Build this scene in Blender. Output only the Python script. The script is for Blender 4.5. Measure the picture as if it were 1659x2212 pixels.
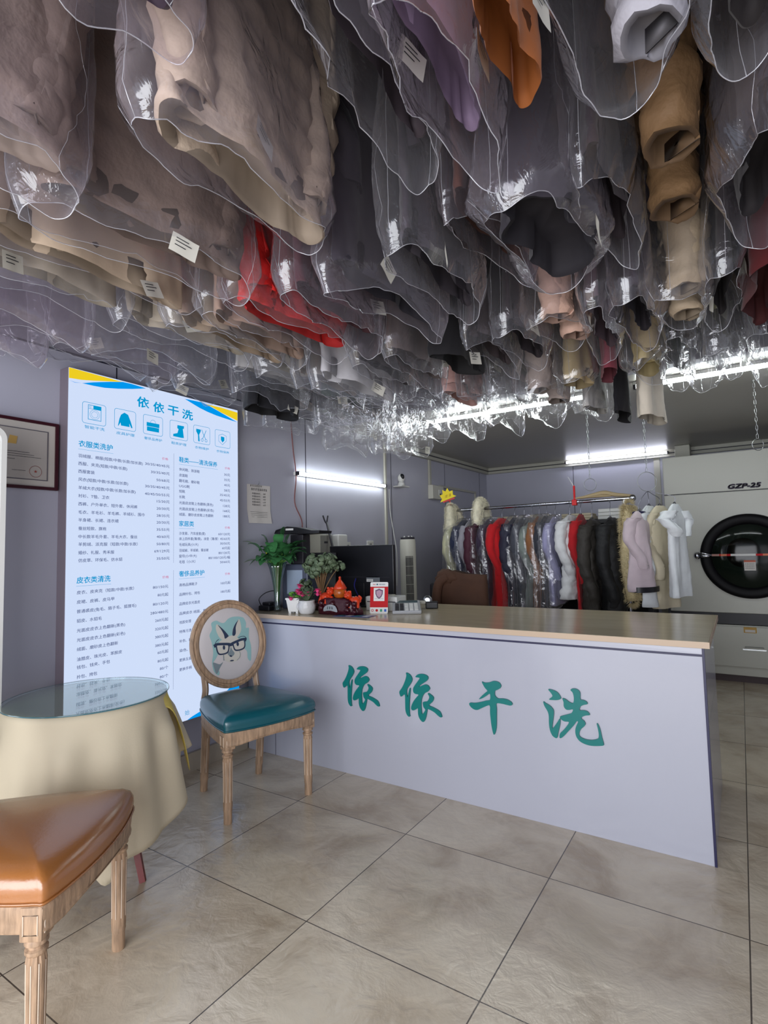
import bpy, bmesh, math, random
from mathutils import Vector, Matrix, noise
from mathutils.geometry import tessellate_polygon
PI = math.pi
for o in list(bpy.data.objects): bpy.data.objects.remove(o)
SC = bpy.context.scene; COL = SC.collection

# ---------------- camera, world, exposure, daylight ----------------
cam = bpy.data.cameras.new('camera'); co = bpy.data.objects.new('camera', cam); COL.objects.link(co)
cam.sensor_fit = 'HORIZONTAL'; cam.sensor_width = 36; cam.lens = 36*1180/1659; cam.clip_start = 0.02
rot = Matrix(((0.83732066, 0.05579224, 0.54385783), (0.54622162, -0.04324402, -0.8365237), (-0.02315293, 0.99750548, -0.06668404)))
co.matrix_world = Matrix.Translation((2.727, 0, 1.25)) @ rot.to_4x4()
SC.camera = co
vs = SC.view_settings
SC.display_settings.display_device = 'sRGB'
vs.view_transform = 'Standard'; vs.look = 'None'; vs.gamma = 1; vs.use_curve_mapping = False
vs.exposure = 0.0
SC.cycles.transparent_max_bounces = 32
SC.cycles.max_bounces = 7; SC.cycles.diffuse_bounces = 4; SC.cycles.glossy_bounces = 4
SC.cycles.caustics_reflective = False; SC.cycles.caustics_refractive = False
SC.cycles.sample_clamp_indirect = 4
w = bpy.data.worlds.new('world'); SC.world = w; w.use_nodes = True
w.node_tree.nodes['Background'].inputs[0].default_value = (0.72, 0.82, 1.0, 1)
w.node_tree.nodes['Background'].inputs[1].default_value = 1.3
def area(name, loc, rot, sx, sy, power, color):
    l = bpy.data.lights.new(name, 'AREA'); l.shape = 'RECTANGLE'; l.size = sx; l.size_y = sy; l.energy = power; l.color = color
    o = bpy.data.objects.new(name, l); o.location = loc; o.rotation_euler = rot; COL.objects.link(o); return o
area('shopfront_daylight', (2.1, -1.4, 1.08), (math.radians(90), 0, math.radians(18)), 3.0, 1.9, 122, (0.95, 0.96, 1.0))
TUBE_E = 38.0; BOARD_E = 0.95

# ---------------- helpers ----------------
def lin(r, g, b):
    f = lambda c: (c/255/12.92) if c/255 <= .04045 else ((c/255+.055)/1.055)**2.4
    return (f(r), f(g), f(b), 1)
def pmat(name, col,  rough=.6, metal=0, bump=0, bscale=40, var=0, vscale=6, coat=0, emit=None, es=0, alpha=None, trans=0, ior=1.45, objcol=False, sheen=0, spec=.5, stretch=None):
    m = bpy.data.materials.new(name); m.use_nodes = True; nt = m.node_tree; b = nt.nodes['Principled BSDF']
    b.inputs['Base Color'].default_value = col; b.inputs['Roughness'].default_value = rough; b.inputs['Metallic'].default_value = metal
    b.inputs['Coat Weight'].default_value = coat; b.inputs['IOR'].default_value = ior; b.inputs['Transmission Weight'].default_value = trans
    b.inputs['Specular IOR Level'].default_value = spec; b.inputs['Sheen Weight'].default_value = sheen
    if emit: b.inputs['Emission Color'].default_value = emit; b.inputs['Emission Strength'].default_value = es
    if bump or var or objcol:
        tc = nt.nodes.new('ShaderNodeTexCoord'); mp = nt.nodes.new('ShaderNodeMapping'); nt.links.new(tc.outputs['Object'], mp.inputs[0])
        if stretch: mp.inputs['Scale'].default_value = stretch
    if bump:
        n = nt.nodes.new('ShaderNodeTexNoise'); n.inputs['Scale'].default_value = bscale; n.inputs['Detail'].default_value = 4
        nt.links.new(mp.outputs[0], n.inputs[0]); bp = nt.nodes.new('ShaderNodeBump'); bp.inputs['Strength'].default_value = bump; bp.inputs['Distance'].default_value = .01
        nt.links.new(n.outputs[0], bp.inputs['Height']); nt.links.new(bp.outputs[0], b.inputs['Normal'])
    src = None
    if objcol:
        oi = nt.nodes.new('ShaderNodeObjectInfo'); src = oi.outputs['Color']
    if var:
        n2 = nt.nodes.new('ShaderNodeTexNoise'); n2.inputs['Scale'].default_value = vscale; n2.inputs['Detail'].default_value = 5
        nt.links.new(mp.outputs[0], n2.inputs[0]); mr = nt.nodes.new('ShaderNodeMapRange'); mr.inputs[1].default_value = .3; mr.inputs[2].default_value = .7
        mr.inputs[3].default_value = 1-var; mr.inputs[4].default_value = 1+var; nt.links.new(n2.outputs[0], mr.inputs[0])
        vm = nt.nodes.new('ShaderNodeVectorMath'); vm.operation = 'SCALE'; nt.links.new(mr.outputs[0], vm.inputs['Scale'])
        if src: nt.links.new(src, vm.inputs[0])
        else: vm.inputs[0].default_value = col[:3]
        nt.links.new(vm.outputs[0], b.inputs['Base Color'])
    elif src: nt.links.new(src, b.inputs['Base Color'])
    return m
def emat(name, col, s):
    m = bpy.data.materials.new(name); m.use_nodes = True; nt = m.node_tree; nt.nodes.clear()
    e = nt.nodes.new('ShaderNodeEmission'); e.inputs[0].default_value = col; e.inputs[1].default_value = s
    o = nt.nodes.new('ShaderNodeOutputMaterial'); nt.links.new(e.outputs[0], o.inputs[0]); return m

def schlick(nt, f0, mult=1.0, normal=None, add=0.0):
    N = nt.nodes.new; L = nt.links.new
    lw = N('ShaderNodeLayerWeight'); lw.inputs[0].default_value = .5
    if normal: L(normal, lw.inputs['Normal'])
    p = N('ShaderNodeMath'); p.operation = 'POWER'; p.inputs[1].default_value = 5; L(lw.outputs['Facing'], p.inputs[0])
    m = N('ShaderNodeMath'); m.operation = 'MULTIPLY_ADD'; m.use_clamp = True; m.inputs[1].default_value = (1-f0)*mult; m.inputs[2].default_value = f0*mult+add; L(p.outputs[0], m.inputs[0])
    return m.outputs[0]
def film_mat(name, tint, haze=.07, gl=1.0, rough=.13, hcol=(.8, .79, .84, 1)):
    m = bpy.data.materials.new(name); m.use_nodes = True; nt = m.node_tree; nt.nodes.clear(); N = nt.nodes.new; L = nt.links.new
    out = N('ShaderNodeOutputMaterial'); tr = N('ShaderNodeBsdfTransparent'); tr.inputs[0].default_value = tint
    gs = N('ShaderNodeBsdfGlossy'); gs.inputs['Roughness'].default_value = rough; gs.inputs[0].default_value = (1, 1, 1, 1)
    df = N('ShaderNodeBsdfDiffuse'); df.inputs[0].default_value = hcol; tl = N('ShaderNodeBsdfTranslucent'); tl.inputs[0].default_value = hcol
    hz = N('ShaderNodeMixShader'); hz.inputs[0].default_value = .5; L(df.outputs[0], hz.inputs[1]); L(tl.outputs[0], hz.inputs[2])
    tc = N('ShaderNodeTexCoord'); nz = N('ShaderNodeTexNoise'); nz.inputs['Scale'].default_value = 13; nz.inputs['Detail'].default_value = 4; nz.inputs['Distortion'].default_value = 1.2
    L(tc.outputs['Object'], nz.inputs[0]); bp = N('ShaderNodeBump'); bp.inputs['Strength'].default_value = .5; bp.inputs['Distance'].default_value = .02
    L(nz.outputs[0], bp.inputs['Height']); L(bp.outputs[0], gs.inputs['Normal'])
    mu = schlick(nt, .05, gl, bp.outputs[0])
    lw = N('ShaderNodeLayerWeight'); lw.inputs[0].default_value = .35
    mh = N('ShaderNodeMath'); mh.operation = 'MULTIPLY_ADD'; mh.use_clamp = True; pw = N('ShaderNodeMath'); pw.operation = 'POWER'; pw.inputs[1].default_value = 2.2; L(lw.outputs['Facing'], pw.inputs[0]); mh.inputs[1].default_value = .55; mh.inputs[2].default_value = haze; L(pw.outputs[0], mh.inputs[0])
    a = N('ShaderNodeMixShader'); L(mh.outputs[0], a.inputs[0]); L(tr.outputs[0], a.inputs[1]); L(hz.outputs[0], a.inputs[2])
    b = N('ShaderNodeMixShader'); L(mu, b.inputs[0]); L(a.outputs[0], b.inputs[1]); L(gs.outputs[0], b.inputs[2])
    L(b.outputs[0], out.inputs[0]); return m

def bake(name, bm, mats, parent=None, smooth=False, loc=None, rz=None, flat_angle=None):
    bm.normal_update()
    me = bpy.data.meshes.new(name); bm.to_mesh(me); bm.free()
    for m in (mats if isinstance(mats, (list, tuple)) else [mats]): me.materials.append(m)
    if smooth:
        me.polygons.foreach_set('use_smooth', [True]*len(me.polygons))
        if flat_angle:
            try: me.set_sharp_from_angle(angle=math.radians(flat_angle))
            except Exception: pass
    o = bpy.data.objects.new(name, me); COL.objects.link(o)
    if parent: o.parent = parent
    if loc: o.location = loc
    if rz is not None: o.rotation_euler = (0, 0, rz)
    return o
def tag(o, label, cat, group=None):
    o['label'] = label; o['category'] = cat
    if group: o['group'] = group
    return o
def thing(name, label, cat, loc=(0, 0, 0), rz=0, group=None):
    o = bpy.data.objects.new(name, None); o.empty_display_size = .05; COL.objects.link(o); o.location = loc; o.rotation_euler = (0, 0, rz)
    return tag(o, label, cat, group)
def st(o): o['kind'] = 'structure'; return o
NB = bmesh.new
def box(bm, x0, y0, z0, x1, y1, z1, mi=0, bev=0, M=None):
    b = bmesh.new() if bev else bm
    c = [b.verts.new(p) for p in ((x0,y0,z0),(x1,y0,z0),(x1,y1,z0),(x0,y1,z0),(x0,y0,z1),(x1,y0,z1),(x1,y1,z1),(x0,y1,z1))]
    fs = [b.faces.new([c[i] for i in q]) for q in ((3,2,1,0),(4,5,6,7),(0,1,5,4),(1,2,6,5),(2,3,7,6),(3,0,4,7))]
    if bev:
        bmesh.ops.bevel(b, geom=list(b.edges), offset=bev, segments=2, affect='EDGES', profile=.5)
        merge(bm, b, M, mi)
    else:
        for f in fs: f.material_index = mi
        if M:
            for v in c: v.co = M @ v.co
def merge(bm, b, M=None, mi=None):
    vm = {}
    for v in b.verts: vm[v] = bm.verts.new(M @ v.co if M else v.co)
    for f in b.faces:
        try: g = bm.faces.new([vm[v] for v in f.verts]); g.material_index = f.material_index if mi is None else mi
        except ValueError: pass
    b.free()
def loft(bm, rings, mi=0, cap0=True, cap1=True, closed=True):
    V = [[bm.verts.new(p) for p in r] for r in rings]
    n = len(V[0])
    for a, b in zip(V, V[1:]):
        for i in range(n if closed else n-1):
            j = (i+1) % n
            f = bm.faces.new((a[i], a[j], b[j], b[i])); f.material_index = mi
    if cap0: bm.faces.new(V[0][::-1]).material_index = mi
    if cap1: bm.faces.new(V[-1]).material_index = mi
    return V
def lathe(bm, prof, n=32, c=(0, 0, 0), mi=0, caps=(True, True), mod=None):
    R = []
    for r, z in prof:
        R.append([(c[0]+(r*(mod(a, z) if mod else 1))*math.cos(a), c[1]+(r*(mod(a, z) if mod else 1))*math.sin(a), c[2]+z) for a in (2*PI*i/n for i in range(n))])
    loft(bm, R, mi, caps[0], caps[1])
def tube(bm, pts, r, n=10, mi=0, caps=True, closed=False, flat=1.0):
    P = [Vector(p) for p in pts]; rr = r if isinstance(r, (list, tuple)) else [r]*len(P)
    rings = []; up = None
    for i, p in enumerate(P):
        if closed: t = P[(i+1) % len(P)]-P[i-1]
        else: t = P[min(i+1, len(P)-1)]-P[max(i-1, 0)]
        if t.length < 1e-9: t = Vector((0, 0, 1))
        t.normalize()
        if up is None:
            up = Vector((0, 0, 1)) if abs(t.z) < .9 else Vector((1, 0, 0))
        s = t.cross(up)
        if s.length < 1e-6: s = t.orthogonal()
        s.normalize(); u = s.cross(t).normalized(); up = u
        rings.append([p+(s*math.cos(a)+u*math.sin(a)*flat)*rr[i] for a in (2*PI*k/n for k in range(n))])
    if closed: rings.append(rings[0])
    loft(bm, rings, mi, caps and not closed, caps and not closed)
    if closed: bmesh.ops.remove_doubles(bm, verts=bm.verts, dist=1e-6)
def prism(bm, poly, f, d, mi=0):
    """polygon in 2D; f maps (u,v,depth)->3D"""
    a = [bm.verts.new(f(u, v, 0)) for u, v in poly]; b = [bm.verts.new(f(u, v, d)) for u, v in poly]; n = len(a)
    fs = []
    for t in tessellate_polygon([[Vector((u, v, 0)) for u, v in poly]]):
        for q in ((a[t[0]], a[t[1]], a[t[2]]), (b[t[2]], b[t[1]], b[t[0]])):
            try: fs.append(bm.faces.new(q))
            except ValueError: pass
    for i in range(n): fs.append(bm.faces.new((a[i], b[i], b[(i+1) % n], a[(i+1) % n])))
    for q in fs: q.material_index = mi
    bmesh.ops.recalc_face_normals(bm, faces=fs)
def scribble(bm, f, x, y, w_, h, n, mi=0, seed=1):
    # tiny illegible print: n blocks of short bars between x and x+w_, centred on y
    r = random.Random(seed); c = w_/n
    for i in range(n):
        x0 = x+i*c+c*.1; x1 = x+(i+1)*c-c*.12
        for k in range(3):
            yy = y-h/2+h*(k+.5)/3; a = x0+(x1-x0)*r.uniform(0, .2); b_ = x1-(x1-x0)*r.uniform(0, .3)
            bm.faces.new([bm.verts.new(f(*p)) for p in ((a, yy-h*.07), (b_, yy-h*.07), (b_, yy+h*.07), (a, yy+h*.07))]).material_index = mi
        xm = x0+(x1-x0)*r.uniform(.3, .7)
        bm.faces.new([bm.verts.new(f(*p)) for p in ((xm-h*.06, y-h/2), (xm+h*.06, y-h/2), (xm+h*.06, y+h/2), (xm-h*.06, y+h/2))]).material_index = mi
def crom(pts, k=6, closed=False):
    P = [Vector(p) for p in pts]; n = len(P); out = []
    for i in range(n if closed else n-1):
        g = lambda j: P[j % n] if closed else P[max(0, min(n-1, j))]
        a, b, c, d = g(i-1), g(i), g(i+1), g(i+2)
        for s in range(k):
            t = s/k
            out.append(.5*((2*b)+(c-a)*t+(2*a-5*b+4*c-d)*t*t+(3*b-a-3*c+d)*t**3))
    if not closed: out.append(P[-1])
    return out
def ellipsoid(bm, c, r, mi=0, u=16, v=10, M=None, nz=0, seed=0):
    b = bmesh.new(); bmesh.ops.create_uvsphere(b, u_segments=u, v_segments=v, radius=1)
    for q in b.verts:
        k = 1+nz*noise.noise(q.co*2.5+Vector((seed, 0, 0)))
        q.co = Vector((q.co.x*r[0]*k, q.co.y*r[1]*k, q.co.z*r[2]*k))
        if M: q.co = M @ q.co
        q.co += Vector(c)
    merge(bm, b, None, mi)

_tc = {}
def text_geo(s, bold=0.0):
    """flat triangulated mesh of a string, cached; returns verts, faces, (x0,x1,y0,y1)"""
    k = (s, bold)
    if k in _tc: return _tc[k]
    cu = bpy.data.curves.new('t', 'FONT'); cu.body = s; cu.size = 1; cu.offset = bold; cu.resolution_u = 2
    o = bpy.data.objects.new('t', cu); COL.objects.link(o)
    dg = bpy.context.evaluated_depsgraph_get(); dg.update()
    me = bpy.data.meshes.new_from_object(o.evaluated_get(dg))
    V = [tuple(v.co) for v in me.vertices]; F = [tuple(p.vertices) for p in me.polygons]
    bpy.data.meshes.remove(me); bpy.data.objects.remove(o); bpy.data.curves.remove(cu)
    xs = [v[0] for v in V] or [0, 1]; ysv = [v[1] for v in V] or [0, 1]
    _tc[k] = (V, F, (min(xs), max(xs), min(ysv), max(ysv))); return _tc[k]
def text_at(bm, s, f, x, y, wd, ht=None, bold=0.0, mi=0, ref='依', shear=0):
    """put string so that it spans x..x+wd, vertical centre y; f maps (u,v)->3D; ht: glyph height (None = keep aspect)"""
    V, F, bb = text_geo(s, 0)
    if bold:
        for dx, dy in ((-1, 0), (1, 0), (0, 1), (0, -1)):
            k = bold*wd/(bb[1]-bb[0]) if ht is None else bold*ht
            text_at(bm, s, f, x+dx*k*.6, y+dy*k*.45, wd, ht, 0, mi, ref, shear)
    sx = wd/(bb[1]-bb[0])
    sy = sx if ht is None else ht/.92
    cy = .38
    vs_ = [bm.verts.new(f(x+(v[0]-bb[0])*sx+shear*(v[1]-cy)*sy, y+(v[1]-cy)*sy)) for v in V]
    for q in F:
        try: bm.faces.new([vs_[i] for i in q]).material_index = mi
        except ValueError: pass
# ---- lettering and outline data (metres on the board / the counter front) ----
BT=[
('羽绒服、棉服(短款/中款/长款/加长款)', 0.0519, 0.3388, 1.4162, 'i'),
('西服、夹克(短款/中款/长款)', 0.0524, 0.25, 1.3783, 'i'),
('西服套装', 0.0529, 0.0791, 1.3405, 'i'),
('风衣(短款/中款/长款/加长款)', 0.0535, 0.2546, 1.3011, 'i'),
('羊绒大衣(短款/中款/长款/加长款)', 0.054, 0.2963, 1.2613, 'i'),
('衬衫、T恤、卫衣', 0.0546, 0.1537, 1.2221, 'i'),
('西裤、户外单衣、短外套、休闲裤', 0.0551, 0.3054, 1.1829, 'i'),
('毛衣、羊毛衫、羊毛裤、羊绒衫、围巾', 0.0557, 0.3468, 1.1433, 'i'),
('半身裙、长裙、连衣裙', 0.0562, 0.2016, 1.1058, 'i'),
('蚕丝短款、旗袍', 0.0568, 0.1372, 1.0652, 'i'),
('中长款羊毛外套、羊毛大衣、蚕丝', 0.0573, 0.3045, 1.0258, 'i'),
('羊剪绒、派克服（短款/中款/长款）', 0.0579, 0.3061, 0.9886, 'i'),
('婚纱、礼服、秀禾服', 0.0584, 0.178, 0.9487, 'i'),
('仿皮草、环保毛、仿水貂', 0.0589, 0.2206, 0.9116, 'i'),
('30/35/40/45元', 0.4042, 0.1502, 1.4191, 'i'),
('30/35/40元', 0.4388, 0.1157, 1.3784, 'i'),
('50/68元', 0.4726, 0.082, 1.3377, 'i'),
('30/35/40/45元', 0.4049, 0.1499, 1.2983, 'i'),
('40/45/50/55元', 0.4032, 0.1517, 1.2577, 'i'),
('15/30元', 0.4753, 0.0797, 1.2209, 'i'),
('20/30元', 0.4741, 0.0811, 1.1817, 'i'),
('28/35元', 0.4743, 0.081, 1.1432, 'i'),
('20/30元', 0.4745, 0.0809, 1.106, 'i'),
('35/55元', 0.4747, 0.0809, 1.067, 'i'),
('40/60元', 0.4749, 0.0808, 1.028, 'i'),
('50/80元', 0.4751, 0.0807, 0.9885, 'i'),
('69/129元', 0.4612, 0.0948, 0.9497, 'i'),
('35/50元', 0.4755, 0.0806, 0.9097, 'i'),
('衣服类洗护', 0.0526, 0.1704, 1.476, 'h'),
('皮衣类清洗', 0.0524, 0.1662, 0.8181, 'h'),
('鞋类——清洗保养', 0.6158, 0.2691, 1.4677, 'h'),
('家居类', 0.6166, 0.0992, 1.1026, 'h'),
('奢侈品养护', 0.6172, 0.1714, 0.8197, 'h'),
('皮衣、皮夹克（短款/中款/长款）', 0.0537, 0.2915, 0.7602, 'i'),
('皮裙、皮裤、皮马甲', 0.0544, 0.1845, 0.7156, 'i'),
('普通裘皮(兔毛、貉子毛、狐狸毛)', 0.055, 0.3034, 0.6711, 'i'),
('貂皮、水貂毛', 0.0556, 0.1209, 0.6267, 'i'),
('光面皮皮衣上色翻新(黑色)', 0.0563, 0.2415, 0.5812, 'i'),
('光面皮皮衣上色翻新(彩色)', 0.0569, 0.2414, 0.537, 'i'),
('绒面、磨砂皮上色翻新', 0.0575, 0.2037, 0.4938, 'i'),
('油腊皮、珠光皮、苯胺皮', 0.0582, 0.2242, 0.4471, 'i'),
('钱包、钱夹、手包', 0.0587, 0.1616, 0.4098, 'i'),
('拎包、挎包', 0.0593, 0.0971, 0.3653, 'i'),
('80/150元', 0.4542, 0.094, 0.7561, 'i'),
('80元起', 0.4825, 0.0659, 0.7129, 'i'),
('80/120元', 0.4547, 0.0939, 0.6662, 'i'),
('280/480元', 0.4398, 0.1089, 0.6207, 'i'),
('260元起', 0.4685, 0.0804, 0.5783, 'i'),
('320元起', 0.4687, 0.0803, 0.533, 'i'),
('380元起', 0.4689, 0.0803, 0.4908, 'i'),
('380元起', 0.4692, 0.0802, 0.4457, 'i'),
('60元起', 0.484, 0.0655, 0.4066, 'i'),
('80元起', 0.4843, 0.0654, 0.3616, 'i'),
('80/个', 0.4979, 0.0519, 0.3197, 'i'),
('80/个', 0.4981, 0.0519, 0.2761, 'i'),
('休闲鞋、旅游鞋', 0.616, 0.1399, 1.4115, 'i'),
('皮面鞋', 0.616, 0.0576, 1.3783, 'i'),
('翻毛鞋、磨砂鞋', 0.6161, 0.1397, 1.3464, 'i'),
('UGG靴', 0.6162, 0.0711, 1.3165, 'i'),
('短靴', 0.6162, 0.0394, 1.286, 'i'),
('长靴', 0.6163, 0.0393, 1.2543, 'i'),
('光面皮皮鞋上色翻新(黑色)', 0.6164, 0.2382, 1.2207, 'i'),
('光面皮皮鞋上色翻新(彩色)', 0.6164, 0.2423, 1.1865, 'i'),
('绒面、磨砂皮皮鞋上色翻新', 0.6165, 0.2396, 1.1549, 'i'),
('沙发套、汽车座套(套)', 0.6167, 0.1803, 1.0472, 'i'),
('床上四件套(薄/厚)、床垫（薄/厚）', 0.6168, 0.2748, 1.0164, 'i'),
('毛绒玩具(小/大)', 0.6169, 0.13, 0.9838, 'i'),
('羽绒被、羊绒被、蚕丝被', 0.617, 0.2024, 0.9506, 'i'),
('窗帘(小/中/大)', 0.617, 0.1182, 0.9187, 'i'),
('毛毯（小/大）', 0.6171, 0.1088, 0.8862, 'i'),
('30元', 0.9387, 0.0467, 1.4141, 'i'),
('35元', 0.9385, 0.0467, 1.3818, 'i'),
('40元', 0.9384, 0.0466, 1.3489, 'i'),
('58元', 0.9382, 0.0466, 1.316, 'i'),
('35/45元', 0.9054, 0.0793, 1.286, 'i'),
('45/55元', 0.9052, 0.0793, 1.2532, 'i'),
('128元', 0.9291, 0.0552, 1.2197, 'i'),
('168元', 0.929, 0.0551, 1.1884, 'i'),
('188元', 0.9289, 0.055, 1.1557, 'i'),
('60/120元', 0.8926, 0.0907, 1.0462, 'i'),
('45/65元', 0.906, 0.0772, 1.0172, 'i'),
('30/50元', 0.9059, 0.0771, 0.9889, 'i'),
('60元起', 0.9212, 0.0617, 0.9607, 'i'),
('80/120元', 0.8939, 0.0888, 0.9318, 'i'),
('80/100/120元/幅', 0.8193, 0.1632, 0.9036, 'i'),
('50/60元', 0.9055, 0.0769, 0.8761, 'i'),
('高档品牌靴子', 0.6188, 0.121, 0.7574, 'i'),
('品牌拎包、挎包', 0.6189, 0.1395, 0.7047, 'i'),
('品牌皮衣光面皮', 0.6191, 0.1393, 0.652, 'i'),
('品牌皮衣 绒面、磨砂皮', 0.6192, 0.2254, 0.5989, 'i'),
('祛胶处理', 0.6193, 0.0776, 0.5496, 'i'),
('特殊污渍处理', 0.6194, 0.1203, 0.4979, 'i'),
('补伤、补色', 0.6195, 0.1002, 0.4458, 'i'),
('染色、单色处理', 0.6196, 0.1683, 0.3937, 'i'),
('更换五金件', 0.6197, 0.1, 0.3418, 'i'),
('更换手柄', 0.6198, 0.081, 0.2899, 'i'),
('160元起', 0.9101, 0.0742, 0.7489, 'i'),
('180元起', 0.9099, 0.0741, 0.6977, 'i'),
('价格', 0.5064, 0.0385, 1.459, 'r'),
('价格', 0.945, 0.0397, 1.4545, 'r'),
('价格', 0.9433, 0.0394, 1.0856, 'r'),
('价格', 0.5113, 0.0396, 0.807, 'r'),
('价格', 0.9428, 0.0392, 0.803, 'r'),
('依', 0.3563, 0.0687, 1.748, 't'),
('依', 0.4521, 0.0656, 1.7396, 't'),
('干', 0.5425, 0.069, 1.7413, 't'),
('洗', 0.6361, 0.0719, 1.7356, 't'),
('智能干洗', 0.0799, 0.1003, 1.5626, 'c'),
('皮具护理', 0.2415, 0.1002, 1.5593, 'c'),
('奢侈品养护', 0.3979, 0.1079, 1.557, 'c'),
('鞋类护理', 0.5646, 0.0997, 1.5562, 'c'),
('衣物维护', 0.7236, 0.0988, 1.5538, 'c'),
('衣物保养', 0.8808, 0.0974, 1.5531, 'c'),
('始', 0.6565, 0.0295, 0.0454, 't2'),
]
YL = [(0.0018, 1.8358), (0.0025, 1.7842), (0.0617, 1.7892), (0.1219, 1.7998), (0.2376, 1.8233), (0.2728, 1.8308)]
BL = [(0.0646, 1.7733), (0.122, 1.7919), (0.208, 1.8154), (0.274, 1.8311), (0.3238, 1.8326), (0.408, 1.8285), (0.3303, 1.8072), (0.25, 1.7894), (0.1791, 1.7773), (0.1223, 1.7739)]
TH = [(0.0037, 1.7736), (0.03, 1.7703), (0.0646, 1.7739), (0.03, 1.7681)]
BR = [(0.6526, 1.8253), (0.7103, 1.828), (0.7739, 1.8303), (0.8312, 1.8186), (0.8988, 1.8013), (1.0455, 1.7599), (0.9509, 1.7658), (0.8816, 1.7714), (0.8146, 1.781), (0.7577, 1.7932), (0.7025, 1.8097)]
YR = [(0.7982, 1.8254), (0.9162, 1.8279), (1.0487, 1.8226), (1.0484, 1.7698), (0.9865, 1.7832), (0.916, 1.7977), (0.8563, 1.8148)]
coat_p = [(0.2847, 1.6711), (0.3052, 1.6633), (0.3204, 1.6289), (0.3308, 1.598), (0.3239, 1.5956), (0.3118, 1.6184), (0.3144, 1.5999), (0.2761, 1.6002), (0.267, 1.5998), (0.2638, 1.6155), (0.2531, 1.5961), (0.2501, 1.5973), (0.2576, 1.6348), (0.2664, 1.657)]
boot_p = [(0.6043, 1.663), (0.649, 1.6632), (0.646, 1.6464), (0.64, 1.6466), (0.6476, 1.5947), (0.6304, 1.5932), (0.5768, 1.5949), (0.5767, 1.6077), (0.6044, 1.6167), (0.6118, 1.6405), (0.6029, 1.6454)]
brush_p = [(0.7323, 1.6646), (0.7656, 1.6636), (0.764, 1.6519), (0.7536, 1.6315), (0.7576, 1.592), (0.7465, 1.5923), (0.7449, 1.63), (0.7323, 1.6493)]
YI1 = [(0.8385, 0.5988), (0.8586, 0.5927), (0.8714, 0.5779), (0.8736, 0.5621), (0.8615, 0.5409), (0.8458, 0.5212), (0.8393, 0.5044), (0.8426, 0.4727), (0.8503, 0.4976), (0.8574, 0.5192), (0.8619, 0.5177), (0.8568, 0.4744), (0.8526, 0.4259), (0.8537, 0.3862), (0.8565, 0.3778), (0.8474, 0.3742), (0.835, 0.3857), (0.8289, 0.4069), (0.8286, 0.439), (0.8285, 0.4791), (0.822, 0.4844), (0.8063, 0.4717), (0.7987, 0.4756), (0.794, 0.4953), (0.8073, 0.5129), (0.8206, 0.5345), (0.8341, 0.5641), (0.8397, 0.5848)]
YI2 = [(0.8951, 0.5822), (0.9003, 0.5907), (0.9155, 0.5994), (0.9427, 0.602), (0.9645, 0.595), (0.9691, 0.5837), (0.9615, 0.5711), (0.9415, 0.5572), (0.9215, 0.5432), (0.9138, 0.5345), (0.9363, 0.5448), (0.9512, 0.5503), (0.9658, 0.5479), (0.9752, 0.5391), (0.9764, 0.5295), (0.9649, 0.5164), (0.9476, 0.5066), (0.935, 0.4914), (0.9271, 0.4707), (0.9239, 0.4428), (0.9256, 0.4115), (0.9287, 0.3981), (0.9402, 0.4095), (0.9479, 0.4222), (0.9432, 0.4295), (0.9375, 0.4366), (0.9341, 0.4558), (0.9391, 0.4612), (0.9588, 0.4667), (0.9688, 0.4777), (0.973, 0.4919), (0.9647, 0.5066), (0.9744, 0.5069), (0.9934, 0.4962), (0.998, 0.485), (0.9903, 0.4685), (0.973, 0.4528), (0.9704, 0.4466), (0.992, 0.4415), (1.0204, 0.4315), (1.0344, 0.4217), (1.0423, 0.4016), (1.0337, 0.3977), (1.0197, 0.4043), (1.001, 0.4174), (0.9723, 0.4273), (0.9602, 0.4277), (0.9575, 0.4156), (0.9493, 0.3832), (0.9416, 0.3665), (0.9341, 0.3596), (0.9243, 0.3622), (0.9123, 0.3743), (0.9054, 0.3931), (0.9044, 0.4127), (0.9037, 0.4244), (0.8885, 0.4146), (0.8734, 0.4095), (0.8645, 0.4155), (0.8664, 0.4317), (0.8795, 0.4571), (0.8976, 0.4791), (0.9104, 0.4945), (0.8905, 0.4962), (0.8797, 0.5049), (0.8786, 0.5207), (0.8865, 0.5355), (0.9019, 0.5551), (0.9173, 0.5745), (0.9185, 0.5806), (0.9076, 0.5815)]
GAN = [(1.6417, 0.5969), (1.6544, 0.5939), (1.6782, 0.5975), (1.6996, 0.6064), (1.7181, 0.6062), (1.7317, 0.6004), (1.7381, 0.5883), (1.7331, 0.577), (1.7189, 0.5675), (1.7071, 0.561), (1.705, 0.5435), (1.7107, 0.5334), (1.722, 0.5275), (1.745, 0.53), (1.7676, 0.5278), (1.7852, 0.5194), (1.7906, 0.5096), (1.7823, 0.503), (1.7621, 0.5037), (1.7395, 0.5058), (1.7118, 0.5034), (1.7118, 0.4798), (1.7101, 0.4367), (1.7075, 0.3935), (1.702, 0.3691), (1.6945, 0.3551), (1.6881, 0.3691), (1.6824, 0.4025), (1.6783, 0.4536), (1.6778, 0.489), (1.6549, 0.4816), (1.6307, 0.4687), (1.6136, 0.4598), (1.5967, 0.4597), (1.5801, 0.4684), (1.5712, 0.4805), (1.5759, 0.4886), (1.6027, 0.4913), (1.6318, 0.4995), (1.6607, 0.5097), (1.6798, 0.5165), (1.6809, 0.5448), (1.664, 0.5341), (1.6446, 0.5207), (1.6276, 0.5129), (1.6243, 0.5138), (1.6402, 0.5311), (1.6598, 0.5488), (1.6682, 0.5572), (1.6559, 0.5701), (1.647, 0.5844)]
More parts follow.
